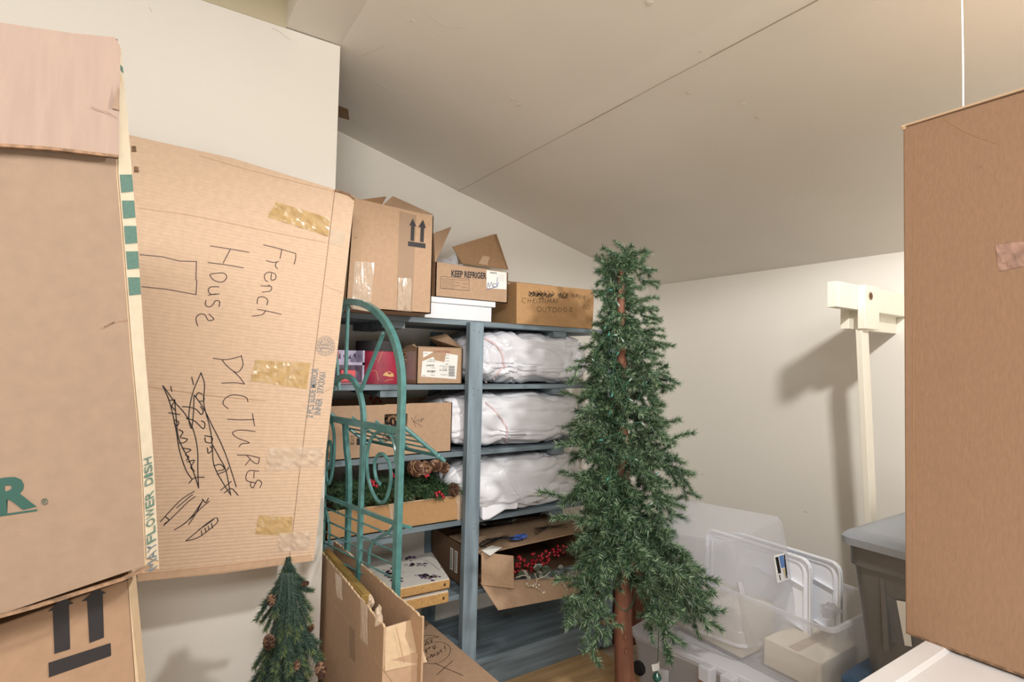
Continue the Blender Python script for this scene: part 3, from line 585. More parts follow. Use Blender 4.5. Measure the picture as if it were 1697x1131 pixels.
for k, (s_, x, y, wd) in enumerate((('MULTI', 890, 548, 30), ('GARLAND', 930, 602, 50), ('CHRISTMAS TREE', 912, 616, 70), ('PCS 04', 950, 672, 30), ('QTY', 945, 715, 32), ('MADE IN', 948, 735, 30), ('CODE 20', 1068, 565, 32), ('SIZE', 1070, 588, 28), ('PO NO', 1070, 612, 30), ('ITEM', 1066, 640, 26), ('CARTON NO', 1018, 655, 70), ('WEIGHT', 1040, 672, 45), ('FROM CN', 1030, 730, 55), ('XXL', 872, 738, 28))):
    a_, b_ = z6([(x, y), (x+wd, y+wd*.03)]); text('print', s_, plx.hit(*a_), plx.hit(*b_), .0038, plx.n, INK, xm, off=.0014, bold=.01)
ink('handwriting', [z6(s_) for s_ in ([(985, 520), (970, 522), (972, 535), (985, 536)], [(992, 518), (992, 536)], [(1002, 518), (1000, 536)], [(992, 527), (1001, 527)], [(1010, 536), (1012, 520), (1020, 525), (1012, 529), (1022, 538)], [(1030, 520), (1030, 538)], [(1042, 520), (1036, 526), (1044, 532), (1036, 538)], [(1048, 520), (1062, 522)], [(1055, 522), (1054, 540)], [(1066, 540), (1070, 522), (1076, 534), (1082, 522), (1084, 540)], [(1088, 540), (1094, 522), (1098, 540)], [(1106, 524), (1100, 530), (1106, 536), (1100, 542)])], plx, .0014, INKR, xm, curve=False)
PSD = Pl((.968, 2.22, 1.35), (.962, 2.46, 1.35), (.968, 2.22, 1.5))
MB().slab([V3(.9665, 2.235, 1.365), V3(.9665, 2.235, 1.49), V3(.9645, 2.44, 1.49), V3(.9645, 2.44, 1.365)], (-1, 0, 0), .0005).build('side_label', mat('worn_label', (196, 176, 168), .6, .1, 60), xm)
# ---------------------------------------------------------------- third shelf: Kim carton
qm, plm = rect(2.205, .58, 1.137, 1.0465, 1.268); qm[0].z = 1.262
T = qm; km = thing('handled_carton', 'wide brown carton with a hand hole and a handwritten name, third shelf', 'box', (.85, 2.35, 1.0465))
hx0, hy0, hx1, hy1 = plm.hit(637, 687), plm.hit(637, 708), plm.hit(668, 687), 0
hz1, hz0 = plm.hit(637, 687).z, plm.hit(650, 709).z; hxa, hxb = plm.hit(637, 700).x, plm.hit(675, 700).x
mb = MB(); y0, y1 = 2.205, 2.209
mb.box((.58, y0, 1.0465), (hxa, y1, 1.262)).box((hxb, y0, 1.0465), (1.137, y1, 1.266)).box((hxa, y0, 1.0465), (hxb, y1, hz0)).box((hxa, y0, hz1), (hxb, y1, 1.264))
mb.box((.58, y0, 1.0465), (.584, 2.55, 1.262)).box((1.133, y0, 1.0465), (1.137, 2.55, 1.266)).box((.58, 2.546, 1.0465), (1.137, 2.55, 1.262)).box((.58, y0, 1.0465), (1.137, 2.55, 1.0505))
mb.build('body', K_TAN, km)
plm = PY(2.205)
ink('handwriting', [[(681, 692), (686, 700), (689, 708)], [(690, 688), (685, 699), (699, 707)], [(686, 700), (692, 696)], [(694, 695), (693, 701)], [(695, 700), (698, 694), (698, 700), (701, 693), (702, 697)]], plm, .0016, INK, km, curve=False)
text('print', 'L TO', plm.hit(577, 732), plm.hit(587, 731.5), .022, plm.n, INK, km); text('print', '2068', plm.hit(577, 738), plm.hit(587, 737.5), .012, plm.n, INK, km)
MB().slab([plm.hit(x, y, .0008) for x, y in ((591, 727), (598, 727), (598, 738), (591, 738))], plm.n, .0003).build('print', INK, km)
ink('print', [[(617, 728), (622, 735), (628, 727)], [(632, 726), (636, 734)]], plm, .0012, INKGB, km)
# ---------------------------------------------------------------- garland builder and berries
NG = [mat('needle_'+n, c, .5) for n, c in (('dark', (30, 58, 44)), ('mid', (48, 84, 62)), ('light', (86, 118, 84)))]
def needles(spine, n, L_, spread=55, r0=.001, mats=3, seed=0, wd=.0011, tip=True, taper=1.0):
    """needle leaves round a twig: returns MB; spine = list of points"""
    rnd = random.Random(seed); mb = MB(); sp = [Vector(p) for p in spine]; seg = [(sp[i+1]-sp[i]).length for i in range(len(sp)-1)]; tot = sum(seg)
    for i in range(n):
        s_ = rnd.random()*tot; k = 0
        while k < len(seg)-1 and s_ > seg[k]: s_ -= seg[k]; k += 1
        d = (sp[k+1]-sp[k]).normalized(); p = sp[k]+d*s_; u_ = d.orthogonal().normalized(); a = rnd.random()*6.283; sd = u_*math.cos(a)+d.cross(u_)*math.sin(a)
        ang = math.radians(spread+rnd.uniform(-18, 18)); dir_ = d*math.cos(ang)+sd*math.sin(ang); dir_ += Vector((rnd.uniform(-.2, .2), rnd.uniform(-.2, .2), rnd.uniform(-.2, .2)))
        l = L_*rnd.uniform(.65, 1.15); w_ = dir_.cross(Vector((rnd.random()-.5, rnd.random()-.5, rnd.random()-.5))).normalized()*wd
        b_ = len(mb.v); mb.v += [p-w_, p+w_, p+dir_*l]; mb.f.append((b_, b_+1, b_+2)); mb.m.append(rnd.choices(range(mats), (3, 4, 2)[:mats])[0]); mb.sm.append(False)
    return mb
def cone_mb(c, r, L_, ax, seed=0):
    rnd = random.Random(seed); mb = MB(); q = Vector((0, 0, 1)).rotation_difference(Vector(ax).normalized()); c = Vector(c)
    mb.lathe(c, [(.001, 0), (r*.5, L_*.15), (r*.55, L_*.5), (r*.25, L_*.85), (.001, L_)], 8, ax=ax)
    for j in range(8):
        z = L_*(.08+.11*j); rr = r*math.sin(math.pi*min(.98, .22+.72*j/8))**.8; nn_ = 8
        for k in range(nn_):
            a = 2*math.pi*(k+.5*(j % 2))/nn_; o = Vector((math.cos(a), math.sin(a), 0)); tn = Vector((-math.sin(a), math.cos(a), 0))*r*.30
            p0 = o*rr*.4+Vector((0, 0, z)); p1 = o*rr+Vector((0, 0, z+L_*.10))
            vs = [p0-tn*.5, p0+tn*.5, p1+tn, p1+o*rr*.08+Vector((0, 0, L_*.03)), p1-tn]; vs = [c+q@v for v in vs]
            mb.slab(vs, q@Vector((0, 0, 1)), r*.05, 1 if rnd.random() < .5 else 0)
    return mb
def place_parts(protos, xs_, parent):
    pass
def berry(name, c, r, parent, m=None):
    return MB().ball(c, r, 8).build(name, m or RED, parent)
BERRY = MB().ball((0, 0, 0), 1, 8).build('berry', RED); COL.objects.unlink(BERRY)
def put_berry(c, r, parent):
    o = BERRY.copy(); COL.objects.link(o); o.parent = parent; o.location = Vector(c)-ORG[parent.name]; o.scale = (r, r, r); return o
def berries(label, pts, base, group=None, st=None):
    t = thing('berry_pick', label, 'berries', base, group); b = Vector(base)
    for c, r in pts:
        c = Vector(c); put_berry(c, r, t)
    mb = MB()
    for c, r in pts: mb.tube([b, b.lerp(Vector(c), .5)+V3(0, 0, .004), c], .0012, 5)
    mb.build('stem', mat('twig_brown', (84, 62, 46), .7), t); return t
rnd = random.Random(5)
berries('small cluster of red berries rising behind the wide carton on the third shelf', [((on(x, y, 1, 2.47)), .0075) for x, y in ((617, 654), (623, 662), (614, 660), (627, 658), (631, 666), (620, 667))], on(621, 690, 1, 2.47))
hp = thing('pinecone_pick', 'dark pinecones seen through the hand hole of the wide carton', 'pinecone', (hxa+.05, 2.26, 1.055))
for k, (dx, dz, s_) in enumerate(((.02, .13, .028), (.055, .15, .03), (.05, .10, .03), (.085, .13, .026), (.02, .09, .025))):
    cone_mb((hxa+dx-.01, 2.25, 1.03+dz), s_, s_*2, (0, -1, .2), k).build('cone', [mat('dark_cone', (44, 34, 32), .5), CONET], hp)
MB().box((hxa-.02, 2.29, 1.0505), (hxb+.02, 2.30, 1.20)).build('dark_sheet', BLK, hp)  # black sheet behind the hand hole, in place of the carton's dark inside
# ---------------------------------------------------------------- fourth shelf: tray carton with garland
tx0, tx1, ty0, ty1, tz0, tz1 = .60, 1.193, 2.20, 2.52, .7395, .848
tr = thing('tray_carton', 'low open brown carton full of garland on the fourth shelf', 'box', (.9, 2.36, .7395))
mb = MB().box((tx0, ty0, tz0), (tx1, ty0+.004, tz1)).box((tx0, ty1-.004, tz0), (tx1, ty1, tz1)).box((tx0, ty0, tz0), (tx0+.004, ty1, tz1)).box((tx1-.004, ty0, tz0), (tx1, ty1, tz1)).box((tx0, ty0, tz0), (tx1, ty1, tz0+.004))
mb.build('body', K_OCH, tr)
plt = PY(ty0)
MB().bar([(tx0, ty0+.002, tz1+.001), (.8, ty0+.0025, tz1-.001), (1.0, ty0+.001, tz1+.001), (tx1, ty0+.002, tz1)], (0, 0, 1), .007, .004).build('torn_edge', K_PALE, tr)
patch('tape', [(646, 838), (660, 838), (658, 878), (645, 880)], plt, CTAPE, tr, wob=.004); patch('tape', [(756, 824), (767, 822), (767, 862), (758, 864)], plt, CTAPE, tr, wob=.004)
PLW = plastic('clear_film', (232, 232, 235), .28, .08)
t = thing('plastic_wrap', 'crumpled clear plastic at the right corner of the low garland carton', 'plastic', (1.205, 2.21, .75)); crumple('film', (1.21, 2.225, .80), .038, 10, PLW, t, 12, (.5, .8, 1.1)); MB().ball((1.212, 2.20, .80), .014, 10).build('bubble', PLW, t)
ga = thing('garland', 'green pine garland with cones and berries filling the low carton', 'garland', (.9, 2.34, .744))
random.seed(21); mbs = []
GN = [mat('garland_'+n, c, .45) for n, c in (('dark', (32, 56, 38)), ('mid', (58, 92, 56)), ('light', (128, 150, 108)))]
for k in range(84):
    x = random.uniform(tx0+.04, tx1-.03); y = random.uniform(ty0+.03, ty1-.06); z = random.uniform(.84, .905)
    a = random.uniform(0, 6.28); l = random.uniform(.05, .10); e = V3(x+l*math.cos(a), y+l*.8*math.sin(a), z+random.uniform(-.01, .045))
    e.x = min(max(e.x, tx0+.02), tx1+.01); e.y = min(max(e.y, ty0-.004), ty1-.02); e.z = max(e.z, .875)
    mb = needles([V3(x, y, z), V3(x, y, z).lerp(e, .5)+V3(0, 0, .01), e], 230, .040, 38, seed=k, wd=.0011); mb.build('sprig', GN, ga)
for k in range(40):
    x = tx0+.05+(tx1-tx0-.09)*k/39; y = ty0+random.uniform(.004, .05); z = random.uniform(.875, .915); a = random.uniform(-.9, .9)
    e = V3(x+.07*math.sin(a), ty0-random.uniform(.0, .02), random.uniform(.855, .90)); mb = needles([V3(x, y+.03, z), V3(x, y, z).lerp(e, .5)+V3(0, 0, .008), e], 170, .036, 40, seed=300+k, wd=.0011); mb.build('sprig', GN, ga)
for k, (x, y, r, ax) in enumerate(((686, 778, .036, (.2, -.8, .4)), (722, 774, .028, (-.3, -.6, .6)), (733, 776, .026, (.5, -.8, .2)), (748, 813, .030, (.6, -.6, .3)), (704, 776, .03, (-.4, -.9, .1)))):
    p = on(x, y, 1, 2.20); cone_mb(p-Vector(ax).normalized()*r*.6, r, r*1.7, ax, k).build('pinecone', [CONE, CONET], ga)
for (x, y) in ((650, 786), (657, 785), (654, 790), (648, 790), (618, 800), (622, 797), (619, 804), (624, 806), (705, 783), (709, 788), (712, 782), (706, 790), (710, 779), (728, 816), (732, 820), (724, 822), (735, 824), (723, 818), (614, 797)):
    put_berry(on(x, y, 1, 2.178), .0072, ga)
# ---------------------------------------------------------------- fifth shelf: printed boards, berry carton
for k, (zt, dx, lab) in enumerate(((.4745, 0, 'gold-edged board with purple flower print, upper of the two on the fifth shelf'), (.4145, -.004, 'gold-edged board lying under the flower print board on the fifth shelf'))):
    z0 = zt; z1 = zt+.042 if k == 0 else zt+.050; bx = thing('printed_board', lab, 'board', (1.0, 2.28, z0), 'gold-edged boards on the fifth shelf')
    qx = [V3(.76, 2.155, z0), V3(.82+dx, 2.50, z0), V3(1.19+dx, 2.48, z0), V3(1.115+dx, 2.14, z0)]
    up_ = V3(0, 0, z1-z0-.006)
    MB().slab(qx, (0, 0, 1), z1-z0-.006).build('frame', mat('oak_edge', (186, 146, 92), .5, .2, 120), bx, bevel=.003)
    cen = sum(qx, Vector())/4; top = [cen.lerp(v, .985)+up_ for v in qx]
    MB().slab(top, (0, 0, 1), .003).build('face_sheet', mat('print_sheet', (226, 220, 210), .5, .04, 30), bx)
    if k == 0:
        PT = PZ(z1-.0028+.0004); random.seed(9)
        PUR = mat('violet_print', (88, 62, 100), .6); LEAF = mat('leaf_print', (122, 104, 92), .6); PUR2 = mat('violet_light', (134, 112, 146), .6)
        for (x0, y0, n, sx, sy) in ((707, 956, 46, 17, 6), (646, 950, 34, 14, 8), (690, 936, 24, 24, 4), (655, 962, 24, 12, 5), (676, 925, 16, 16, 3)):
            mb = MB(); mb2 = MB(); mb3 = MB()
            for i in range(n):
                c = PT.hit(x0+random.gauss(0, sx*.5), y0+random.gauss(0, sy*.5)); r = random.uniform(.005, .010); fan = [c+V3(r*math.cos(a)*random.uniform(.6, 1.2), r*math.sin(a), 0) for a in np.linspace(0, 5.6, 7)]
                (mb, mb2, mb3)[i % 3].add(fan, [tuple(range(7))])
            mb.build('flower_print', PUR, bx); mb2.build('leaf_print', LEAF, bx); mb3.build('flower_print', PUR2, bx)
        ink('vine_print', [[(680, 930), (700, 928), (715, 935), (728, 945)], [(600, 955), (640, 945), (670, 950)]], PT, .0018, LEAF, bx)
    for f_ in (.30, .93): 
        p = qx[0].lerp(qx[3], f_)+V3(0, -.0015, (z1-z0)*.45); MB().ball(p, .006, 8, sc=(1, .5, 1)).build('tack', mat('tack_bronze', (96, 76, 52), .35, metal=.6), bx)
# carton with berries, flap hanging down; black lace pieces on it
bc = thing('berry_carton', 'open carton with hanging flaps and red berries on the fifth shelf, right bay', 'box', (1.55, 2.36, .4145))
by = 2.20; bx0, bx1, bz1 = 1.235, 1.93, .60
mb = MB().box((bx0, by+.01, .4145), (bx0+.004, 2.58, bz1)).box((bx1-.004, by+.01, .4145), (bx1, 2.58, bz1)).box((bx0, 2.576, .4145), (bx1, 2.58, bz1)).box((bx0, by+.01, .4145), (bx1, 2.58, .4185))
mb.build('body', K_DARK, bc)
mb = MB().slab([V3(1.275, 2.155, .582), V3(bx1, 2.165, .592), V3(bx1, 2.40, .612), V3(1.24, 2.40, .602)], (0, 0, 1), .005); mb.build('top_flap', K_TAN, bc)
mb = MB(); mb.slab([on(798, 916, 1, 2.15), on(851, 922, 1, 2.10), on(852, 976, 1, 2.10), on(798, 970, 1, 2.15)], (0, 1, 0), .004); mb.build('side_flap', K_TAN, bc)
mb = MB(); mb.slab([on(796, 966, 1, 2.16), on(826, 1012, 1, 2.07), on(972, 984, 1, 2.10), on(985, 952, 1, 2.17)], (0, .6, -.6), .004); mb.build('front_flap', K_TAN, bc)
for k, x in enumerate((2.30, 2.345)): MB().box((bx0-.0015, x, .46), (bx0-.0003, x+.028, .56)).build('side_label', PAPER, bc)
for k, x in enumerate((2.302, 2.347)):
    mb = MB()
    for j in range(9): mb.box((bx0-.0022, x+.004, .468+j*.010), (bx0-.0016, x+.02, .472+j*.010))
    mb.build('barcode', INK, bc)
random.seed(31)
LEAFG = [mat('holly_leaf', (74, 88, 70), .4), mat('frost_leaf', (150, 150, 138), .5)]
def leafmb(c, d, L_, wd, up, mi=0):
    d = Vector(d).normalized(); sd = d.cross(Vector(up)).normalized(); n_ = sd.cross(d); c = Vector(c); mb = MB()
    a = [c, c+d*L_*.35+sd*wd+n_*.003, c+d*L_*.7+sd*wd*.8, c+d*L_, c+d*L_*.7-sd*wd*.8, c+d*L_*.35-sd*wd+n_*.003, c+d*L_*.5-n_*.004]
    return mb.add(a, [(0, 1, 6), (1, 2, 6), (2, 3, 6), (3, 4, 6), (4, 5, 6), (5, 0, 6)], mi, True)
cl = [(868, 930), (878, 940), (888, 926), (905, 920), (921, 916), (932, 910), (902, 936), (858, 942), (890, 946)]
for k, (x, y) in enumerate(cl):
    Yb_ = 2.19+.03*(k % 3); pts = []
    for j in range(9):
        pts.append((on(x+random.uniform(-9, 9), y+random.uniform(-8, 8), 1, Yb_+random.uniform(-.015, .02)), random.uniform(.006, .0085)))
    places = ['lowest at the left flap', 'above the frosted star leaf', 'under the top flap, left of centre', 'in the middle under the top flap', 'right of the middle berries', 'farthest right, beside the tall tree', 'in front of the green leaves', 'nearest the left flap', 'lowest in the middle']
    t = berries('red berry cluster in the open carton, '+places[k], pts, on(x, y+8, 1, 2.25), 'berry clusters in the open carton')
lf = thing('leaf_spray', 'frosted leaves and twigs with pearls hanging over the carton front flap', 'foliage', on(890, 955, 1, 2.17))
for k in range(26):
    x = random.uniform(862, 935); y = random.uniform(938, 962); a = random.uniform(0, 6.28)
    leafmb(on(x, y, 1, 2.14+random.uniform(0, .05)), (math.cos(a), -.3, math.sin(a)*.5), random.uniform(.03, .055), .011, (0, -.7, .7), 0).build('leaf', LEAFG[k % 2], lf)
TW = mat('frosted_twig', (206, 196, 178), .5, .1, 100)
for st_ in ([(886, 950), (890, 962), (888, 972), (900, 982)], [(888, 968), (876, 972), (872, 968)], [(890, 960), (902, 956), (912, 948)], [(926, 955), (932, 964), (938, 976)], [(855, 958), (868, 954), (878, 958)]):
    MB().tube(smooth_line([on(x, y, 1, 2.10) for x, y in st_], 3), [.0022]*(3*(len(st_)-1)+1), 5).build('twig', TW, lf)
PEARL = mat('pearl', (226, 214, 196), .25, coat=.5)
for (x, y) in ((884, 972), (889, 974), (900, 983), (936, 972), (940, 978), (932, 966), (873, 968), (902, 982), (893, 970)): MB().ball(on(x, y, 1, 2.095), .0048, 6).build('pearl', PEARL, lf)
lc = thing('lace_fan', 'black lace fans lying on the open berry carton top flap', 'fan', (1.5, 2.24, .606))
for (cx_, cy_, n, r, a0, a1) in ((1.40, 2.20, 22, .11, -.5, 3.6), (1.72, 2.24, 18, .10, -.2, 3.2)):
    for k in range(n):
        a = a0+(a1-a0)*k/(n-1); e = V3(cx_+r*math.cos(a), cy_+r*.55*math.sin(a)-.02, .613+.012*math.sin(k)); MB().bar([V3(cx_, cy_, .622), e], (0, 0, 1), .003, .0012).build('rib', BLK, lc)
mb = MB().tube(smooth_line([V3(1.40+.112*math.cos(a), 2.18+.06*math.sin(a), .613) for a in np.linspace(-.5, 3.6, 9)], 4), .003, 5); mb.build('rim', BLK, lc)
t = thing('blue_wrapper', 'blue plastic wrapper beside the black lace', 'wrapper', (1.50, 2.2, .61)); crumple('film', (1.505, 2.19, .616), .03, 8, mat('blue_wrap', (60, 92, 170), .25, coat=.5), t, 2, (1.6, .6, .35))
t = thing('dark_heap', 'black crumpled heap added for darkness deep on the open carton', 'bag', (1.6, 2.42, .612)); crumple('film', (1.60, 2.46, .655), .10, 14, mat('dark_heap', (20, 20, 22), .2, coat=.5, bump=.5, nscale=20, bscale=20, noise_amt=.1), t, 6, (3.0, .8, .45))  # black heap added to stand for the darkness over the carton
t = thing('paper_slip', 'white paper slip at the left end of the carton top flap', 'paper', (1.33, 2.18, .60)); MB().slab([on(798, 913, 1, 2.15), on(812, 922, 1, 2.11), on(832, 908, 1, 2.14), on(815, 905, 1, 2.2)], (0, 0, 1), .001).build('sheet', PAPER, t)
for ob in (ga, hp): pass
# ================================================================== white bags on the right bay shelves
def bag(label, x0, x1, y0, y1, z0, z1, seed, m, lumps=(), pinks=(), film=(), knot=None, kamp=.010, grp='white bedding bags in the right bay'):
    t = thing('bedding_bag', label, 'bag', ((x0+x1)/2, (y0+y1)/2, z0), grp)
    c = V3((x0+x1)/2, (y0+y1)/2, (z0+z1)/2); hx, hy, hz = (x1-x0)/2, (y1-y0)/2, (z1-z0)/2
    nu, nv = 220, 110; vs = []
    def sp(v, e): return math.copysign(abs(v)**e, v)
    for j in range(nv+1):
        ph = -math.pi/2+math.pi*j/nv
        for i in range(nu):
            th = 2*math.pi*i/nu; e1, e2 = .42, .48
            p = V3(sp(math.cos(ph), e2)*sp(math.cos(th), e1), sp(math.cos(ph), e2)*sp(math.sin(th), e1), sp(math.sin(ph), e2))
            q_ = V3(p.x*hx, p.y*hy, p.z*hz); s_ = V3(seed*3.1, seed, 0)
            d = .012*noise.noise(q_*7+s_)+.010*abs(noise.noise(V3(q_.x*6, q_.y*20, q_.z*26)+s_))-.006*abs(noise.noise(q_*22+s_))
            d += .006*noise.noise(V3(q_.x*30, q_.y*8, q_.z*9)+s_)
            d += -.011*max(0, .16-abs(noise.noise(V3(q_.x*5+q_.z*4, q_.y*5, q_.z*9-q_.x*3)+s_*2)))/.16-.006*max(0, .12-abs(noise.noise(V3(q_.x*11-q_.z*8, q_.y*9, q_.z*12+q_.x*5)+s_)))/.12
            if knot:
                kx, kz = c.x+q_.x-knot[0], c.z+q_.z-knot[1]; kd = math.hypot(kx, kz); ka = math.atan2(kz, kx)
                d += kamp*math.exp(-kd/.17)*min(1, kd/.04)*math.sin(17*ka+3*noise.noise(V3(kx*9, kz*9, seed)))
            nrm = V3(p.x/hx, p.y/hy, p.z/hz).normalized(); sq = 1-.18*max(0, abs(p.x)-.55)*(1 if p.z > 0 else .2)
            w_ = c+V3(q_.x, q_.y, q_.z*sq if p.z > 0 else q_.z)+nrm*d
            for lx, ly, lz, lr, la in lumps:
                dd = (w_-V3(lx, ly, lz)).length
                if dd < lr: w_ += V3(0, -1, .2)*la*(1-(dd/lr)**2)**2
            w_.z = max(w_.z, z0+.001); w_.z = min(w_.z, z1+.004); vs.append(w_)
    fs = [(j*nu+i, j*nu+(i+1) % nu, (j+1)*nu+(i+1) % nu, (j+1)*nu+i) for j in range(nv) for i in range(nu)]
    mb = MB().add(vs, fs, 0, True); b = mb.build('body', m, t)
    bv = BVHTree.FromPolygons([tuple(v) for v in vs], fs)
    def surf(x, y, o=.001):
        d = Vector(ray(x, y)).normalized(); h = bv.ray_cast(Vector(C0), d)
        return (h[0]+h[1].normalized()*o*(1 if h[1].dot(d) < 0 else -1)) if h[0] else None
    for st, wd in pinks:
        dense = smooth_line([V3(x, y, 0) for x, y in st], 8)
        pts = [p for p in (surf(a.x, a.y, .002) for a in dense) if p]
        if len(pts) > 2:
            mb = MB()
            for i in range(len(pts)-1):
                d = (pts[i+1]-pts[i])
                if d.length > .12 or d.length < 1e-5: continue
                mb.bar([pts[i]-d*.15, pts[i+1]+d*.15], V3(0, -1, .3), wd, .004)
            mb.build('piping', PINK, t)
    for st, wd in film:
        dense = smooth_line([V3(x, y, 0) for x, y in st], 5); pts = [p for p in (surf(a.x, a.y, .002) for a in dense) if p]
        if len(pts) > 2: MB().tube(pts, [wd*(.3+.7*math.sin(math.pi*i/(len(pts)-1))) for i in range(len(pts))], 6).build('fold', m, t)
    return t, surf
z8 = lambda L_: [(740+x/5.14, 520+y/5.14) for x, y in L_]
z9 = lambda L_: [(740+x/5.14, 720+y/5.14) for x, y in L_]
bag('plastic-wrapped white comforter with wide pink edging on the second shelf', 1.20, 1.97, 2.195, 2.58, 1.348, 1.605, 1, BAGW,
    lumps=[(1.32, 2.2, 1.42, .09, .03), (1.5, 2.2, 1.48, .2, .02)],
    pinks=[(z8([(322, 212), (380, 240), (440, 290), (475, 360), (482, 430), (500, 450)]), .010), (z8([(500, 450), (450, 485), (415, 540), (370, 575), (322, 580)]), .009)],
    film=[(z8([(510, 455), (700, 470), (900, 468), (1060, 472)]), .003)], knot=(1.47, 1.44))
bag('white comforter bag with a thin pink seam on the third shelf', 1.10, 1.95, 2.19, 2.58, 1.048, 1.305, 2, BAGW2,
    lumps=[(1.40, 2.2, 1.10, .07, .035), (1.33, 2.2, 1.2, .08, .03), (1.6, 2.2, 1.15, .25, .02)],
    pinks=[(z8([(330, 755), (400, 820), (460, 890), (490, 940), (512, 980), (510, 1050), (500, 1110)]), .008)],
    knot=(1.45, 1.10), kamp=.008)
bag('crumpled white cloth bag sagging over the edge of the fourth shelf', 1.13, 1.93, 2.185, 2.57, .741, 1.00, 5, BAGW2,
    lumps=[(1.32, 2.18, .84, .12, .05), (1.55, 2.18, .88, .2, .035), (1.42, 2.18, .78, .08, .04)], pinks=[],
    film=[(z9([(490, 280), (560, 420), (640, 540), (680, 640)]), .009)], knot=(1.56, .745), kamp=.018)
cr_ = bpy.data.objects  # hanging corner of the crumpled bag
t = [o for o in bpy.data.objects if o.name.startswith('bedding_bag')][-1]
mb = MB(); P_ = [on(x, y, 1, yy) for x, y, yy in ((799, 806, 2.20), (860, 832, 2.155), (858, 845, 2.15), (838, 846, 2.15), (812, 862, 2.145), (800, 864, 2.145))]
mb.slab(P_, (0, 1, .2), .035); o = mb.build('corner', BAGW2, t, bevel=.008)
# ================================================================== green metal rack
a13 = math.radians(12.5); N0 = V3(.664, 1.62, 0); RU = V3(-math.sin(a13), math.cos(a13), 0); RN = V3(math.cos(a13), math.sin(a13), 0)
RP = Pl(N0, N0+RU, N0+V3(0, 0, 1))
rk = thing('garden_rack', 'teal metal garden rack with arched back and scrolls in front of the left bay', 'rack', N0+V3(0, 0, .0)+RU*.2)
def rh(x, y): return RP.hit(x, y)
def uz(p): return ((p-N0).dot(RU), p.z)
def rp(u, z, o=0): return N0+RU*u+V3(0, 0, z)+RN*o
uc = uz(rh(577, 500))[0]; un = uz(rh(663, 750))[0]; RW = uc-un; ztop = rh(577, 501).z
def flatbar(name, pts, wd=.020, th=.008): return MB().bar(pts, RN, th if False else wd*.55, th).build(name, GREEN, rk, bevel=.001)
zs = rh(666, 660).z
UF = .50; KF = (UF-uc)/RW
def mir(u): return uc+(uc-u)*KF        # far half, shortened where it runs behind the leaning carton
arch = [rp(uc-RW*math.cos(t_)*(1 if t_ < math.pi/2 else KF), zs+(ztop-zs)*math.sin(t_)**.85) for t_ in np.linspace(0, math.pi, 41)]
zb_ = .30
MB().bar([rp(un, zb_), rp(un, zs-.2)]+[rp(un, zs-.02)]+arch[0:]+[rp(UF, zs-.02), rp(UF, zb_)], RN, .023, .020).build('arched_frame', GREEN, rk, bevel=.002)
MB().bar([rp(uc, ztop-.005), rp(uc, rh(577, 624).z)], RN, .010, .010).build('centre_bar', GREEN, rk)
ms = uz(rh(603, 690))[0]; sw = uc-ms; zsm = rh(549, 700).z; ztm = rh(577, 624).z
sm_ = [rp(uc-sw*math.cos(t_), zsm+(ztm-zsm)*math.sin(t_)**.9) for t_ in np.linspace(0, math.pi, 25)]
for k, s_ in enumerate((-1, 1)): pass
MB().bar([rp(uc-sw, .36)]+[rp(uc-sw, zsm-.02)]+sm_+[rp(uc+sw, zsm-.02), rp(uc+sw, .36)], RN, .018, .014).build('inner_arch', GREEN, rk, bevel=.001)
da = uz(rh(635, 553)); db = uz(rh(597, 651))
for s_ in (1, -1):
    f_ = (lambda q_: rp(q_[0], q_[1])) if s_ == 1 else (lambda q_: rp(mir(q_[0]), q_[1]))
    MB().bar([f_(da), f_(db)], RN, .010, .010).build('brace', GREEN, rk); MB().ball(f_(da), .007, 6).build('rivet', GREEN, rk)
uf = UF
def hz(px_, py_): return rh(px_, py_).z
zc1 = hz(660, 714); zc2 = hz(655, 868)
MB().bar([rp(un, zc1), rp(uf, zc1)], (0, 0, 1), .012, .022).build('cross_rail', GREEN, rk, bevel=.001)
MB().bar([rp(un, zc2), rp(uf, zc2)], (0, 0, 1), .010, .014).build('cross_rail', GREEN, rk, bevel=.001)
for py_ in (890, 915, 938, 960, 981):
    z_ = hz(655, py_); MB().tube([rp(un, z_), rp(uf, z_)], .0032, 6).build('wire', GREEN, rk)
spi = [(656, 770), (655, 745), (648, 722), (636, 715), (622, 719), (612, 735), (608, 760), (610, 790), (617, 815), (628, 832), (638, 830), (645, 812), (648, 790), (645, 768), (637, 755), (629, 753), (622, 762), (621, 778), (624, 795), (630, 803)]
for s_ in (1, -1):
    pts = smooth_line([rh(*q_) for q_ in spi], 5); MB().tube([rp(uz(p)[0] if s_ == 1 else mir(uz(p)[0]), p.z) for p in pts], .0058, 8).build('scroll', GREEN, rk)
    pts = smooth_line([rh(*q_) for q_ in ((548, 700), (562, 722), (571, 745), (572, 775), (566, 790))], 5)
    pl_ = smooth_line([rh(*q_) for q_ in ((655, 870), (640, 885), (625, 893), (614, 908), (611, 935))], 4); MB().tube([rp(uz(p)[0] if s_ == 1 else mir(uz(p)[0]), p.z) for p in pl_], .005, 8).build('lower_scroll', GREEN, rk)
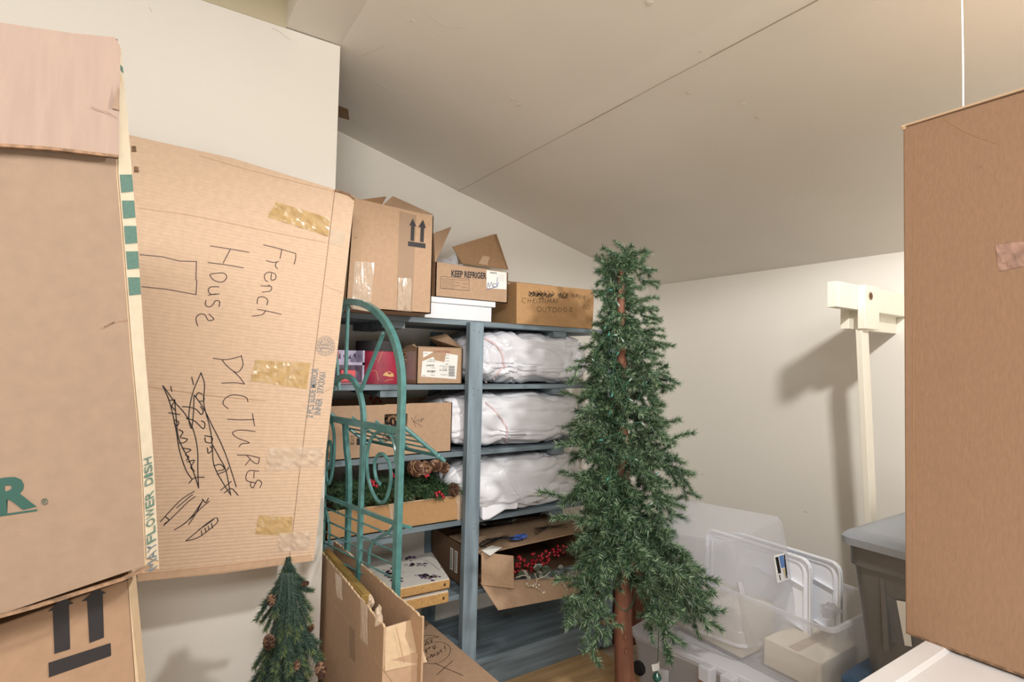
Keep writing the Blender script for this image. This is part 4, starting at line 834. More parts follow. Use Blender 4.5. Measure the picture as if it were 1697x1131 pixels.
# second (rear) frame legs and folding wire tray held off the back
zt_ = hz(663, 716); A0_ = rp(un+.01, zt_+.02, .01); A1_ = on(737, 765, 2, 1.128); B0_ = rp(uf-.02, zt_+.02, .01); B1_ = A1_+(B0_-A0_)
MB().tube([A0_, A1_], .0065, 8).build('tray_arm', GREEN, rk); MB().tube([B0_, B1_], .0065, 8).build('tray_arm', GREEN, rk)
MB().tube([A1_+(A0_-A1_)*.15, B1_+(B0_-B1_)*.15], .0055, 8).build('tray_rail', GREEN, rk)
for k in range(1, 6): MB().tube([A0_.lerp(A1_, k/6.2), B0_.lerp(B1_, k/6.2)], .003, 6).build('tray_wire', GREEN, rk)
for f_ in (.33, .66): MB().tube([A0_.lerp(B0_, f_), A1_.lerp(B1_, f_)*.85+A0_.lerp(B0_, f_)*.15], .004, 6).build('tray_strut', GREEN, rk)
MB().lathe(rp(un, zt_-.05, .012), [(.006, 0), (.006, .06)], 8).build('hinge', GREEN, rk)
for k in range(2): MB().ball(A0_.lerp(A1_, .85), .010, 8).build('tray_knob', GREEN, rk) if k == 0 else None
lg = [rp(uc+.015, zt_, .012), rp(uc+.03, zt_-.10, .03), rp(uc+.02, zt_-.25, .04), rp(uc+.02, .45, .04)]
MB().bar(smooth_line(lg, 5), RN, .018, .016).build('rear_leg', GREEN, rk)
MB().tube([rp(un, hz(655, 868), 0), rp(un, hz(655, 868)-.02, .05)], .006, 6).build('peg', GREEN, rk)
# feet of the rack down to the floor, hidden by the long carton
for u__ in (un, uf): MB().bar([rp(u__, FL+.001), rp(u__, zb_+.02)], RN, .020, .016).build('foot', GREEN, rk)
# ================================================================== long open carton with the gilt frame
ZL = .75; lc_ = thing('long_carton', 'long narrow torn carton with a taped side, open at the top, beside the white wall', 'box', (.62, 1.8, FL))
A = on(636, 1040, 2, ZL); B = on(703, 1025, 2, ZL+.01); 
xa, ya, xb, yb = A.x, A.y, B.x, B.y; YF = 2.12
def wallp(x0, y0, x1, y1, zt0, zt1, th, nrm, name, m, torn=True, seed=0):
    rnd = random.Random(seed); n = 90; top = []
    for i in range(n+1):
        t = i/n; top.append(V3(x0+(x1-x0)*t, y0+(y1-y0)*t, zt0+(zt1-zt0)*t+(rnd.uniform(-.0028, .0022)+.003*noise.noise(Vector((t*14, seed, 0))) if torn else 0)))
    mb = MB().slab([V3(x0, y0, FL)]+top+[V3(x1, y1, FL)], nrm, th); o = mb.build(name, m, lc_)
    MB().bar([p+Vector(nrm)*th*.5+V3(0, 0, .0005) for p in top], (0, 0, 1), th*1.1, .002).build('torn_edge', K_PALE, lc_); return o
wallp(xa, ya, on(541, 925, 2, ZL).x, YF, ZL, ZL, .005, (1, 0, 0), 'side_panel', K_TAN, seed=1)
wallp(xb, yb, xb-.028, YF+.0, ZL+.01, ZL+.01, .005, (-1, 0, 0), 'side_panel', K_TAN, seed=2)
MB().slab([V3(xa, ya, FL), V3(xb, ya-.004, FL), V3(xb, ya-.004, ZL-.09), V3(xa, ya, ZL-.09)], (0, 1, 0), .005).build('end_panel', K_TAN, lc_)
mb = MB(); e0 = [on(638, 1041, 1, ya+.01), on(684, 1027, 1, ya+.05), on(708, 1098, 1, ya-.004), on(638, 1113, 1, ya-.004)]
mb.slab(e0, (0, 1, -.2), .004).build('end_flap', K_PALE, lc_)
ink('crease', [[(655, 1040), (668, 1098)]], Pl(e0[0], e0[2], e0[3]), .0018, K_IN, lc_, off=.008)
MB().slab([V3(xa, ya, FL+.01), V3(xb, ya, FL+.01), V3(xb-.028, YF, FL+.01), V3(xa, YF, FL+.01)], (0, 0, -1), .005).build('bottom', K_TAN, lc_)
PLc = Pl((xa, ya, 0), (on(541, 925, 2, ZL).x, YF, 0), (xa, ya, 1))
CT2 = mat('side_tape', (214, 186, 158), .25, .1, 60, coat=.5, bump=.5, bscale=90)
patch('tape', [(556, 948), (567, 958), (568, 996), (558, 990)], PLc, CT2, lc_, off=.0006, wob=.001); patch('tape', [(598, 992), (611, 1005), (610, 1072), (598, 1058)], PLc, CT2, lc_, off=.0006, wob=.001)
patch('tape', [(579, 1037), (588, 1046), (589, 1098), (580, 1090)], PLc, mat('faint_tape', (206, 172, 134), .25, coat=.5, alpha=.5), lc_, off=.0006)
ink('crease', [[(543, 990), (580, 1034), (620, 1090), (650, 1131)]], PLc, .0025, K_PALE, lc_)
crumple('torn_tape', on(627, 1022, 1, ya+.03), .016, 8, CTAPE, lc_, 4, (.6, .8, 1.6))
crumple('torn_tape', on(614, 998, 1, ya+.15), .014, 8, CTAPE, lc_, 9, (.6, .9, 1.3))
fx = xa+.022; gf = thing('gilt_frame', 'gilded picture frame standing inside the long torn carton', 'picture frame', (fx+.012, 1.9, FL+.01))
gy0 = on(612, 985, 0, fx+.024).y; gz1 = on(612, 985, 0, fx+.024).z
MB().box((fx, gy0, gz1-.03), (fx+.030, YF-.005, gz1)).build('top_rail', GLD, gf, bevel=.002)
MB().box((fx, gy0, FL+.012), (fx+.030, gy0+.03, gz1-.03)).build('side_rail', GLD, gf, bevel=.002)
MB().box((fx, YF-.035, FL+.012), (fx+.030, YF-.005, gz1-.03)).build('side_rail', GLD, gf, bevel=.002)
MB().box((fx, gy0+.03, FL+.012), (fx+.030, YF-.035, FL+.042)).build('bottom_rail', GLD, gf, bevel=.002)
MB().box((fx+.006, gy0, gz1+.0003), (fx+.010, YF-.005, gz1+.003)).build('bead', GLD, gf)
MB().box((fx+.012, gy0+.03, FL+.042), (fx+.018, YF-.035, gz1-.03)).build('backing', K_DARK, gf)
# ================================================================== flat marked carton lying in front of the shelves
ZF = .235; a = on(828, 1131, 2, ZF); b = on(704, 1026, 2, ZF); d = (b-a).normalized(); near = a-d*.3; far = b
xl = .735
fc = thing('marked_carton', 'low brown carton with a circled handwritten note, lying before the shelf post', 'box', ((xl+a.x)/2, 1.7, .110))
mb = MB().slab([V3(xl, near.y, .110), V3(near.x, near.y, .110), V3(far.x, far.y, .110), V3(xl, far.y, .110)], (0, 0, 1), ZF-.110); mb.build('body', K_TAN, fc, bevel=.002)
sup = carton('floor_carton', 'plain low carton on the floor under the carton with the circled note', (.9, 1.8, FL), [(.76, 1.45, .109), (1.06, 1.45, .109), (1.06, 1.45, FL), (.76, 1.45, FL)], (0, .66, 0), K_TAN)
MB().box((.77, 1.7, .1091), (1.05, 1.74, .1096)).build('tape', CTAPE, sup)
PF = PZ(ZF)
z7 = lambda L_: [[(530+x/4.173, 860+y/4.173) for x, y in s] for s in L_]
ink('handwriting', z7([[(722, 745), (738, 738), (730, 760), (720, 762)], [(722, 812), (760, 808), (822, 820), (770, 826), (722, 850)], [(726, 880), (740, 850), (752, 866), (732, 872)], [(760, 850), (776, 838), (770, 862)],
 [(730, 905), (742, 930)], [(745, 900), (728, 925)], [(752, 905), (764, 890), (752, 896)], [(790, 905), (780, 890), (796, 880), (794, 905)], [(728, 965), (752, 985)], [(752, 958), (726, 985)], [(765, 962), (772, 940), (782, 958), (790, 938), (800, 950)], [(812, 945), (812, 925), (826, 930), (820, 942)], [(842, 905), (832, 915), (846, 925)], [(862, 880), (868, 905)], [(870, 915), (871, 918)]]), PF, .0030, MARK, fc)
ink('drawing', z7([[(735, 870), (800, 855), (860, 862), (900, 890), (896, 940), (850, 985), (790, 1005), (726, 1000)]]), PF, .0022, MARK, fc)
ink('drawing', z7([[(796, 1002), (880, 1040), (990, 1086)], [(918, 986), (860, 1036), (808, 1084)]]), PF, .0030, MARK, fc, curve=False)
# ================================================================== cream wood rail and post by the right wall
YPp = 1.08; PP = PY(YPp)
wp = thing('wooden_rail_post', 'cream painted wooden post with drilled block and cross rail by the right wall', 'post', on(1450, 900, 1, YPp)-V3(0, 0, .4))
def ybox(px0, py0, px1, py1, y0, y1, z0=None, x1=None):
    a = on(px0, py0, 1, y0); b = on(px1, py1, 1, y0); return [V3(a.x, y0, z0 if z0 is not None else b.z), V3(x1 or b.x, y1, a.z)]
rz1, rz0 = on(1405, 469, 1, YPp).z, on(1405, 511, 1, YPp).z
ra = on(1388, 470, 1, YPp-.0).x; lo = on(1388, 510, 1, YPp).z
MB().box((ra, YPp, rz0), (XR-.002, YPp+.04, rz1)).build('rail', POSTW, wp, bevel=.002)
bx_a, bx_b = on(1434, 500, 1, YPp-.03).x, on(1457, 500, 1, YPp-.03).x
bz1, bz0 = on(1445, 474, 1, YPp-.03).z, on(1445, 546, 1, YPp-.03).z
MB().box((bx_a, YPp-.03, bz0), (bx_b+.002, YPp-.001, bz1)).build('block', POSTW, wp, bevel=.002)
MB().box((on(1407, 520, 1, YPp+.041).x, YPp+.041, rz0-.075), (XR-.002, YPp+.075, rz0+.03)).build('back_rail', POSTW, wp, bevel=.002)
hc_ = on(1443, 491, 1, YPp-.0305); MB().lathe(hc_, [(.0165, 0), (.0165, .001), (.0155, .0012), (.0001, .0012)], 20, ax=(0, -1, 0)).build('drilled_hole', mat('raw_hole', (150, 118, 84), .8), wp)
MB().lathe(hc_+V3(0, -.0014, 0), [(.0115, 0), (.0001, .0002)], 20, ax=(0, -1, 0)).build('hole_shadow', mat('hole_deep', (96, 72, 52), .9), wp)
T0, T1 = on(1428, 546, 1, YPp-.012), on(1443, 868, 1, YPp-.012); T2 = on(1451, 546, 1, YPp-.02)
k_ = (T0.z+.04-FL)/(T0.z-T1.z); bt = T0+(T1-T0)*((T0.z-FL)/(T0.z-T1.z)); ww = V3(.058, 0, 0)
f0, f1 = T0, bt
MB().hexa([f1, f1+V3(0, .024, 0), f1+ww+V3(0, .024, 0), f1+ww, f0, f0+V3(0, .024, 0), f0+ww+V3(0, .024, 0), f0+ww]).build('post', POSTW, wp, bevel=.002)
# ================================================================== clear totes
CL = plastic('clear_poly', (236, 236, 240), .26, .2); CL2 = plastic('clear_poly_lip', (236, 236, 242), .50, .2); CLW = plastic('milky_lid', (236, 236, 240), .72, .3)
WPL = mat('white_plastic', (236, 238, 244), .35)
def rrect(P, r, n=5):        # P: 4 corners in order; rounded outline
    out = []
    for i in range(4):
        p, a, b = Vector(P[i]), Vector(P[i-1]), Vector(P[(i+1) % 4]); u_ = (a-p).normalized()*r; v_ = (b-p).normalized()*r
        for k in range(n+1):
            t = k/n; out.append((p+u_)*(1-t)**2+p*2*t*(1-t)+(p+v_)*t*t)
    return out
def tote(t, bot, top, m, ml, r=.04, lip=.012, name='body', hollow=True):
    B_, T_ = rrect(bot, r), rrect(top, r); n = len(B_); ct = sum(T_, Vector())/n; cb_ = sum(B_, Vector())/n; up = (ct-cb_).normalized(); mb = MB()
    mid = [b.lerp(t_, .06)+(b-cb_)*.0 for b, t_ in zip(B_, T_)]; Bi = [cb_+(b-cb_)*.96 for b in B_]
    rings = [Bi, mid, [b.lerp(t_, .86) for b, t_ in zip(B_, T_)], [b.lerp(t_, .87)+(t_-ct).normalized()*.004 for b, t_ in zip(B_, T_)], [t_+(t_-ct).normalized()*.004 for t_ in T_]]
    vs = [p for rg_ in rings for p in rg_]; fs = [(i*n+k, i*n+(k+1) % n, (i+1)*n+(k+1) % n, (i+1)*n+k) for i in range(len(rings)-1) for k in range(n)]
    fs.append(tuple(range(n-1, -1, -1))); mb.add(vs, fs, 0, True); mb.build(name, m, t)
    mb = MB(); o1 = [t_+(t_-ct).normalized()*(lip) for t_ in T_]; o0 = [p-up*.014 for p in o1]
    vs = T_+o1+o0; mb.add(vs, [(k, (k+1) % n, n+(k+1) % n, n+k) for k in range(n)]+[(n+k, n+(k+1) % n, 2*n+(k+1) % n, 2*n+k) for k in range(n)], 0, True); mb.build('rim', ml, t)
# lower tote with lid
def quad(ax_, ay, bx_, by_, wx, z, ins=0): 
    a, b = V3(ax_, ay, z), V3(bx_, by_, z); d = (b-a).normalized(); n_ = V3(d.y, -d.x, 0); a, b = a+d*ins+n_*ins, b-d*ins+n_*ins
    return [a, b, b+n_*(wx-2*ins), a+n_*(wx-2*ins)]
a = on(1236, 1127, 2, .27); b = on(1044, 1045, 2, .27); dd = (b-a).normalized(); a = a-dd*.25; b = b+dd*.0
bt_ = thing('lidded_tote', 'low clear storage tote with a milky white lid, bottom of its stack on the floor', 'storage box', V3(a.x+.25, (a.y+b.y)/2, FL))
tote(bt_, quad(a.x, a.y, b.x, b.y, .50, FL+.003, .03), quad(a.x, a.y, b.x, b.y, .50, .255, .008), CL, CL2)
Lo = quad(a.x, a.y, b.x, b.y, .50, .255, -.006); Lq = rrect(Lo, .04); n_ = len(Lq)
mb = MB().slab(Lq, (0, 0, 1), .022); mb.build('lid', CLW, bt_, bevel=.004)
PB = PZ(.279)
for (x, y) in ((1160, 1103), (1196, 1119)):
    p = PB.hit(x, y); MB().box(tuple(p+V3(-.012, -.05, -.05)), tuple(p+V3(.035, .0, .006))).build('latch', CL2, bt_, bevel=.004)
PLS = Pl((a.x, a.y, 0), (b.x, b.y, 0), (a.x, a.y, 1))
patch('label', [(1157, 1118), (1174, 1126), (1176, 1150), (1158, 1142)], PLS, mat('brown_label', (150, 104, 82), .6), bt_, off=.001)
ink('print', [[(1160, 1124), (1171, 1129)]], PLS, .004, PAPER, bt_, off=.0022)
MB().lathe(PLS.hit(1060, 1107), [(.0001, 0), (.03, 0), (.03, .012), (.022, .016), (.0001, .016)], 24, ax=PLS.n).build('wheel', BLK, bt_)
# open tote on top
aA, bA = on(1376, 1043, 2, .56), on(1062, 918, 2, .56); dA = (bA-aA).normalized()
ot = thing('open_tote', 'large open clear tote standing on the lidded tote, other tubs and lids inside it', 'storage box', V3(aA.x+.2, (aA.y+bA.y)/2, .28))
topq = quad(aA.x, aA.y, bA.x, bA.y, .46, .56); lowq = quad(aA.x, aA.y, bA.x, bA.y, .46, .281, .028)
tote(ot, lowq, topq, CL, CL2, lip=.014)
# tub standing on its side inside
z_ = .80; C_ = [on(1217, 902, 2, .75), on(1088, 882, 2, .75), on(1121, 825, 2, .85), on(1303, 858, 2, .835)]
D_ = [V3(C_[0].x+.02, C_[0].y-.02, .35), V3(C_[1].x+.12, C_[1].y-.04, .35), V3(C_[2].x+.08, C_[2].y, .35), V3(C_[3].x+.06, C_[3].y-.04, .35)]
ct = thing('upended_tote', 'clear tub standing upside down inside the open tote, small label on its side', 'storage box', sum(D_, Vector())/4)
tote(ct, C_, D_, CL, CL2, r=.035, lip=.010)
PC_ = Pl(C_[0], C_[3], D_[0])
Lb_ = [(1282, 921), (1300, 917), (1307, 960), (1288, 967)]
patch('label', Lb_, PC_, PAPER, ct, off=.0012)
patch('label_print', [(1284, 924), (1289, 923), (1294, 950), (1289, 951)], PC_, BLK, ct, off=.002); patch('label_print', [(1290, 922), (1297, 920), (1301, 940), (1294, 942)], PC_, mat('label_blue', (92, 126, 180), .5), ct, off=.002)
patch('label_print', [(1298, 920), (1300, 919), (1305, 958), (1302, 959)], PC_, BLK, ct, off=.0022); patch('label_print', [(1296, 943), (1301, 942), (1304, 957), (1300, 959)], PC_, mat('label_sand', (196, 178, 140), .5), ct, off=.002)
MB().bar([PC_.hit(1291, 953, .002), PC_.hit(1293, 962, .002)], PC_.n, .005, .0004).build('barcode', INK, ct)
patch('label_remnant', [(1222, 963), (1229, 966), (1235, 985), (1226, 984)], PC_, mat('remnant', (190, 184, 190), .5), ct, off=.0012)
# white lids standing at the near end
def stand_lid(label, xl_, px0, py0, px1, py1, lean):
    p0 = on(px0, py0, 0, xl_); y0 = on(px1, py1, 0, xl_).y; y1 = y0+.50; z1 = p0.z; z0 = .295
    t = thing('tote_lid', label, 'lid', V3(xl_, (y0+y1)/2, z0), 'white lids standing in the open tote')
    O = [V3(xl_-lean, y0, z0), V3(xl_, y0, z1), V3(xl_, y1, z1), V3(xl_-lean, y1, z0)]; o = rrect(O, .05); c_ = sum(o, Vector())/len(o)
    mb = MB().slab(o, (1, 0, 0), .004); mb.build('panel', WPL, t)
    nrm = V3(-1, 0, -.05)
    for s_, h in ((.985, .012), (.88, .006)):
        q = [c_+(p-c_)*s_+nrm*h*.5 for p in o]; q.append(q[0]); MB().bar(q, nrm, .006, h).build('rim' if h > .01 else 'ridge', WPL, t)
    for k in range(4):
        y = y0+.05+.02*k if False else y0+(.06, .06, .2, .2)[k]; z = z0+(z1-z0)*(.28, .72, .28, .72)[k]
        MB().bar([V3(xl_-.006, y-.03, z-.006), V3(xl_-.006, y+.05, z+.012)], (1, 0, 0), .004, .012).build('rib', WPL, t)
    return t
stand_lid('white plastic lid standing at the back right in the open tote', 2.34, 1385, 931, 1396, 960, .0)
stand_lid('white plastic lid standing just in front of another, right beside the upended tub', 2.25, 1335, 925, 1346, 960, .0)
# white boxes seen through the tote wall
for k, (lab, x0, y0, x1, y1, z1) in enumerate((('pale flat box lying at the near end inside the open tote', 2.06, 1.06, 2.33, 1.28, .39), ('taller pale box inside the open tote, left of the flat one', 2.02, 1.35, 2.28, 1.68, .46))):
    q = [V3(x0, y0, z1), V3(x1, y0, z1), V3(x1, y0, .288), V3(x0, y0, .288)]; t = carton('pale_box', lab, ((x0+x1)/2, (y0+y1)/2, .288), q, (0, y1-y0, 0), mat('pale_card', (226, 216, 196), .6))
    MB().box((x0+.01, (y0+y1)/2-.02, z1+.0005), (x1-.01, (y0+y1)/2+.02, z1+.001)).build('tape', CTAPE, t)
t = thing('plastic_wad', 'small wad of clear plastic at the near corner of the open tote', 'plastic', (2.2, 1.09, .55)); crumple('film', (2.2, 1.10, .535), .035, 9, PLW, t, 4, (1.3, .9, .6))
# reddish wood piece far behind the tree
t = thing('wood_crate', 'reddish brown wooden crate behind the tall tree by the right wall', 'crate', (2.3, 2.25, FL))
RW_ = mat('red_brown_wood', (112, 66, 46), .6, .25, 20, stretch=(1, 1, .15))
for k in range(5): MB().box((2.13+k*.09, 2.12, FL), (2.215+k*.09, 2.135, .40)).build('plank', RW_, t, bevel=.001)
MB().box((2.13, 2.136, FL), (2.575, 2.40, .385)).build('body', RW_, t)
# ================================================================== grey tote on a blue one
GL = mat('grey_lid', (150, 154, 160), .42, .03, 60, bump=.06); GB = mat('grey_body', (112, 110, 108), .35, .04, 40)
g0 = on(1391, 886, 2, .885); gx, gy = g0.x, g0.y+.01; gw, gd = .62, .42; gz = .90
gt = thing('grey_tote', 'dark grey storage tote with a light grey lid, partly hidden by the right carton', 'storage box', (gx+.3, gy-.2, .42))
def orr(x0, x1, y0, y1, z, r=.05): return rrect([V3(x0, y0, z), V3(x0, y1, z), V3(x1, y1, z), V3(x1, y0, z)], r, 6)
n_ = 28
lidr = [orr(gx+.012, gx+gw-.012, gy-gd+.012, gy-.012, gz-.045), orr(gx, gx+gw, gy-gd, gy, gz-.042), orr(gx, gx+gw, gy-gd, gy, gz-.018), orr(gx+.014, gx+gw-.014, gy-gd+.014, gy-.014, gz-.004), orr(gx+.05, gx+gw-.05, gy-gd+.05, gy-.05, gz+.004), orr(gx+.065, gx+gw-.065, gy-gd+.065, gy-.065, gz-.002)]
vs = [p for r_ in lidr for p in r_]; n_ = len(lidr[0])
fs = [(i*n_+k, (i+1)*n_+k, (i+1)*n_+(k+1) % n_, i*n_+(k+1) % n_) for i in range(len(lidr)-1) for k in range(n_)]+[tuple(range(5*n_, 6*n_))]
MB().add(vs, fs, 0, True).build('lid', GL, gt)
bod = [orr(gx+.02+i_, gx+gw-.02-i_, gy-gd+.02+i_, gy-.02-i_, z, .045) for z, i_ in ((gz-.03, 0), (gz-.11, .002), (gz-.112, .010), (.44, .045), (.424, .052))]
vs = [p for r_ in bod for p in r_]; MB().add(vs, [(i*n_+k, (i+1)*n_+k, (i+1)*n_+(k+1) % n_, i*n_+(k+1) % n_) for i in range(4) for k in range(n_)]+[tuple(range(4*n_, 5*n_))], 0, True).build('body', GB, gt)
GP = PX(gx+.035)
MB().bar([GP.hit(1462, 950), GP.hit(1470, 1080)], (-1, 0, 0), .014, .008).build('body_rib', GB, gt)
GPs = Pl((gx+.026, gy-.3, gz-.11), (gx+.026, gy, gz-.11), (gx+.062, gy, .44))
patch('label', [(1486, 995), (1503, 998), (1512, 1072), (1500, 1070)], GPs, PAPER, gt, off=.002)
patch('tape', [(1463, 985), (1486, 995), (1500, 1070), (1468, 1060)], GPs, plastic('tote_tape', (180, 184, 190), .25, .15), gt, off=.001, wob=.002)
bl = thing('blue_tote', 'blue lidded storage tote standing under the grey tote', 'storage box', (gx+.3, gy-.2, FL))
BLU = mat('blue_plastic', (62, 92, 122), .4)
bd = [orr(gx+i_, gx+gw-i_, gy-gd+i_, gy-i_, z, .045) for z, i_ in ((FL+.002, .05), (.36, .02), (.362, .0), (.40, .0), (.415, .012))]
vs = [p for r_ in bd for p in r_]; MB().add(vs, [(i*n_+k, i*n_+(k+1) % n_, (i+1)*n_+(k+1) % n_, (i+1)*n_+k) for i in range(4) for k in range(n_)]+[tuple(range(4*n_, 5*n_))], 0, True).build('body', BLU, bl)
MB().box((gx+.06, gy-gd+.06, .4152), (gx+gw-.06, gy-.06, .418)).build('lid_ridge', BLU, bl, bevel=.001)
# ================================================================== white table and the right-hand carton
TZ = .948; ty = on(1420, 1131, 2, TZ).y+.002
WT = mat('white_table_plastic', (234, 232, 232), .45, bump=.05, nscale=60, noise_amt=.01)
tb = thing('white_table', 'white plastic folding table carrying the tall carton at right', 'table', (1.4, ty-.3, FL))
tx0_, tx1_, td = .76, 2.0-.20, .58
tx1_ = min(tx1_, gx-.02) if gy-gd < ty else tx1_
r0 = [orr(tx0_+o_, tx1_-o_, ty-td+o_, ty-o_, z, .03) for o_, z in ((.004, TZ-.045), (0, TZ-.04), (0, TZ-.004), (.004, TZ), (.034, TZ), (.040, TZ-.006))]
vs = [p for r_ in r0 for p in r_]; n2 = len(r0[0])
MB().add(vs, [(i*n2+k, (i+1)*n2+k, (i+1)*n2+(k+1) % n2, i*n2+(k+1) % n2) for i in range(5) for k in range(n2)]+[tuple(range(5*n2, 6*n2)), tuple(range(n2-1, -1, -1))]).build('tabletop', WT, tb)
LEGM = mat('table_leg', (150, 152, 156), .35, metal=.7)
for x in (tx0_+.08, tx1_-.08):
    for y in (ty-.06, ty-td+.06): MB().tube([V3(x, y, FL+.001), V3(x, y, TZ-.044)], .014, 10).build('leg', LEGM, tb)
cp = on(1500, 1050, 2, TZ); RCX = cp.x; RY = cp.y; ztp = on(1497, 212, 1, RY).z
rcq = [V3(RCX+.0, RY-.52, ztp), V3(RCX+.45, RY-.52, ztp), V3(RCX+.45, RY-.52, TZ+.0012), V3(RCX, RY-.52, TZ+.0012)]
rc_ = thing('tall_carton', 'tall plain brown carton on the white table at the right edge', 'box', (RCX+.22, RY-.26, TZ))
mb = MB().hexa([(RCX, RY, TZ+.0012), (RCX+.45, RY, TZ+.0012), (RCX+.45, RY-.52, TZ+.0012), (RCX, RY-.52, TZ+.0012), (RCX+.003, RY, ztp), (RCX+.45, RY, ztp), (RCX+.45, RY-.52, ztp), (RCX+.003, RY-.52, ztp)][::1]); mb.f = [tuple(reversed(f_)) for f_ in mb.f]
mb.build('body', K_RIGHT, rc_, bevel=.003)
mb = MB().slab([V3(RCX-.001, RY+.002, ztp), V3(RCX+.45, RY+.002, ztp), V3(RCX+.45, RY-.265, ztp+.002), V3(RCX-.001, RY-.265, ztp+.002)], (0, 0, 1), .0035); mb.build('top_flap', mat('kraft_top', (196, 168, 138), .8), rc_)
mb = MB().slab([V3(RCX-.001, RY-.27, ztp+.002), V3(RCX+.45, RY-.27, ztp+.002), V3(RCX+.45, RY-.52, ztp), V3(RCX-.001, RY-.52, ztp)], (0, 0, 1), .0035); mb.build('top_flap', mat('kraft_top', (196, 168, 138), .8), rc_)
MB().bar([V3(RCX+.0012, RY-.001, TZ+.002), V3(RCX+.0012, RY-.5, TZ+.002)], (0, 0, 1), .003, .004).build('cut_edge', K_EDGE, rc_)
RPp = Pl((RCX, RY, TZ), (RCX, RY-.5, TZ), (RCX+.003, RY, ztp))
ink('crease', [[(1565, 197), (1588, 212), (1615, 225), (1655, 238)], [(1517, 225), (1515, 400), (1514, 700), (1516, 1040)]], RPp, .0012, K_IN, rc_)
patch('torn_patch', [(1650, 406), (1700, 400), (1706, 440), (1655, 450)], RPp, mat('scraped_board', (160, 128, 112), .9, .3, 60), rc_, wob=.0012)
ink('smudge', [[(1622, 278), (1628, 276)], [(1528, 654), (1530, 655)], [(1667, 403), (1672, 402)], [(1668, 436), (1671, 444)], [(1660, 440), (1664, 436)]], RPp, .0022, mat('smudge', (110, 84, 66), .8), rc_)
crumple('torn_corner', V3(RCX+.002, RY-.002, ztp-.001), .0045, 6, K_PALE, rc_, 3)
# pull cord from the ceiling
cxp = 1.42; q_ = ray(1593, 0); tq = cxp/q_[0]; cyp = q_[1]*tq; q2 = ray(1600, 178)
ppts = [V3(cxp, cyp, cz(cxp)-.001), V3(cxp+.002, cyp-.001, 2.15), V3(cxp+.004, cyp, 1.975)]
cd = thing('pull_cord', 'thin white pull cord hanging from the ceiling above the right carton', 'cord', ppts[0])
MB().tube(smooth_line(ppts, 8), .0016, 6).build('string', mat('cord_white', (250, 250, 248), .6), cd)
MB().lathe(ppts[0]+V3(0, 0, -.008), [(.0001, 0), (.006, .0), (.006, .008)], 10).build('ceiling_eye', POSTW, cd)
MB().ball(ppts[2], .006, 8, sc=(1, 1, 1.6)).build('toggle', POSTW, cd)
# ================================================================== tall artificial alpine tree
TN = [mat('fir_'+n, c, .38, spec=.8) for n, c in (('dark', (34, 58, 40)), ('mid', (66, 98, 68)), ('light', (150, 174, 132)))]
BRK = mat('trunk_bark', (128, 82, 62), .75, .35, 18, stretch=(1, 1, .12), bump=.8, bscale=30); TWG = mat('green_wire', (40, 58, 40), .7)
TY = 1.66; tb0 = on(1035, 1090, 1, TY); tb0 = V3(tb0.x+.006, tb0.y, FL); TT = on(1028, 416, 1, TY)
tt = thing('alpine_tree', 'tall slim artificial fir tree on a bare brown trunk, before the right bay', 'tree', tb0)
ax_ = [tb0+(V3(TT.x, TT.y, TT.z)-tb0)*f_ for f_ in np.linspace(0, 1, 14)]
trp = []
for i, p in enumerate(ax_): trp.append(p+V3(.002*math.sin(i*1.7), .002*math.cos(i*2.3), .03 if i == 0 else 0))
trp[-1] = trp[-2].lerp(trp[-1], .45)
put_top = True
MB().tube(smooth_line(trp, 3), [(.044-.030*(i/39)) for i in range(40)], 14).build('trunk', BRK, tt)
for k, (f_, a) in enumerate(((.10, 1), (.17, 4), (.2, 2.5))): 
    p = tb0.lerp(TT, f_); MB().ball(p+V3(.03*math.cos(a), -.036, 0), .010, 7, sc=(1, .5, 1.4)).build('knot', BRK, tt)
MB().slab([tb0+V3(dx_*.19, dy_*.19, .022) for dx_, dy_ in ((-1, 0), (0, -1), (1, 0), (0, 1))], (0, 0, 1), .02).build('base', BLK, tt, bevel=.004)
def branch_mesh(L_, nt, seed, droop):
    rnd = random.Random(seed); sp = [V3(0, 0, 0), V3(L_*.35, 0, .015-droop*.1*L_), V3(L_*.7, 0, -droop*.35*L_), V3(L_, 0, -droop*.8*L_)]; sp = smooth_line(sp, 3)
    mb = needles(sp, int(560*L_/.2), .026, 48, seed=seed, wd=.0011)
    w0 = MB().tube(sp, .0016, 4)
    for k in range(nt):
        f_ = .15+.8*k/max(1, nt-1); i = int(f_*(len(sp)-1)); a = rnd.choice((-1, 1))*math.radians(rnd.uniform(25, 65)); l = rnd.uniform(.05, .095)*(1 if L_ > .12 else .7)
        el = rnd.uniform(-.5, .6); e = sp[i]+V3(math.cos(a)*l, math.sin(a)*l, el*l); m_ = sp[i].lerp(e, .5)+V3(0, 0, .006)
        t2 = needles([sp[i], m_, e], int(250*l/.07), .025, 48, seed=seed*31+k, wd=.0011); b = len(mb.v); mb.v += t2.v; mb.f += [tuple(b+j for j in f__) for f__ in t2.f]; mb.m += t2.m; mb.sm += t2.sm
    b = len(mb.v); mb.v += w0.v; mb.f += [tuple(b+j for j in f__) for f__ in w0.f]; mb.m += [3]*len(w0.f); mb.sm += w0.sm
    me = bpy.data.meshes.new('branch'); me.from_pydata([tuple(v) for v in mb.v], [], mb.f)
    for m in TN+[TWG]: me.materials.append(m)
    me.polygons.foreach_set('material_index', mb.m); me.update(); return me
PROT = {}
for L_ in (.07, .12, .18, .25): PROT[L_] = [branch_mesh(L_, max(2, int(L_*40)), int(L_*1000)+k, .25+.25*k) for k in range(3)]
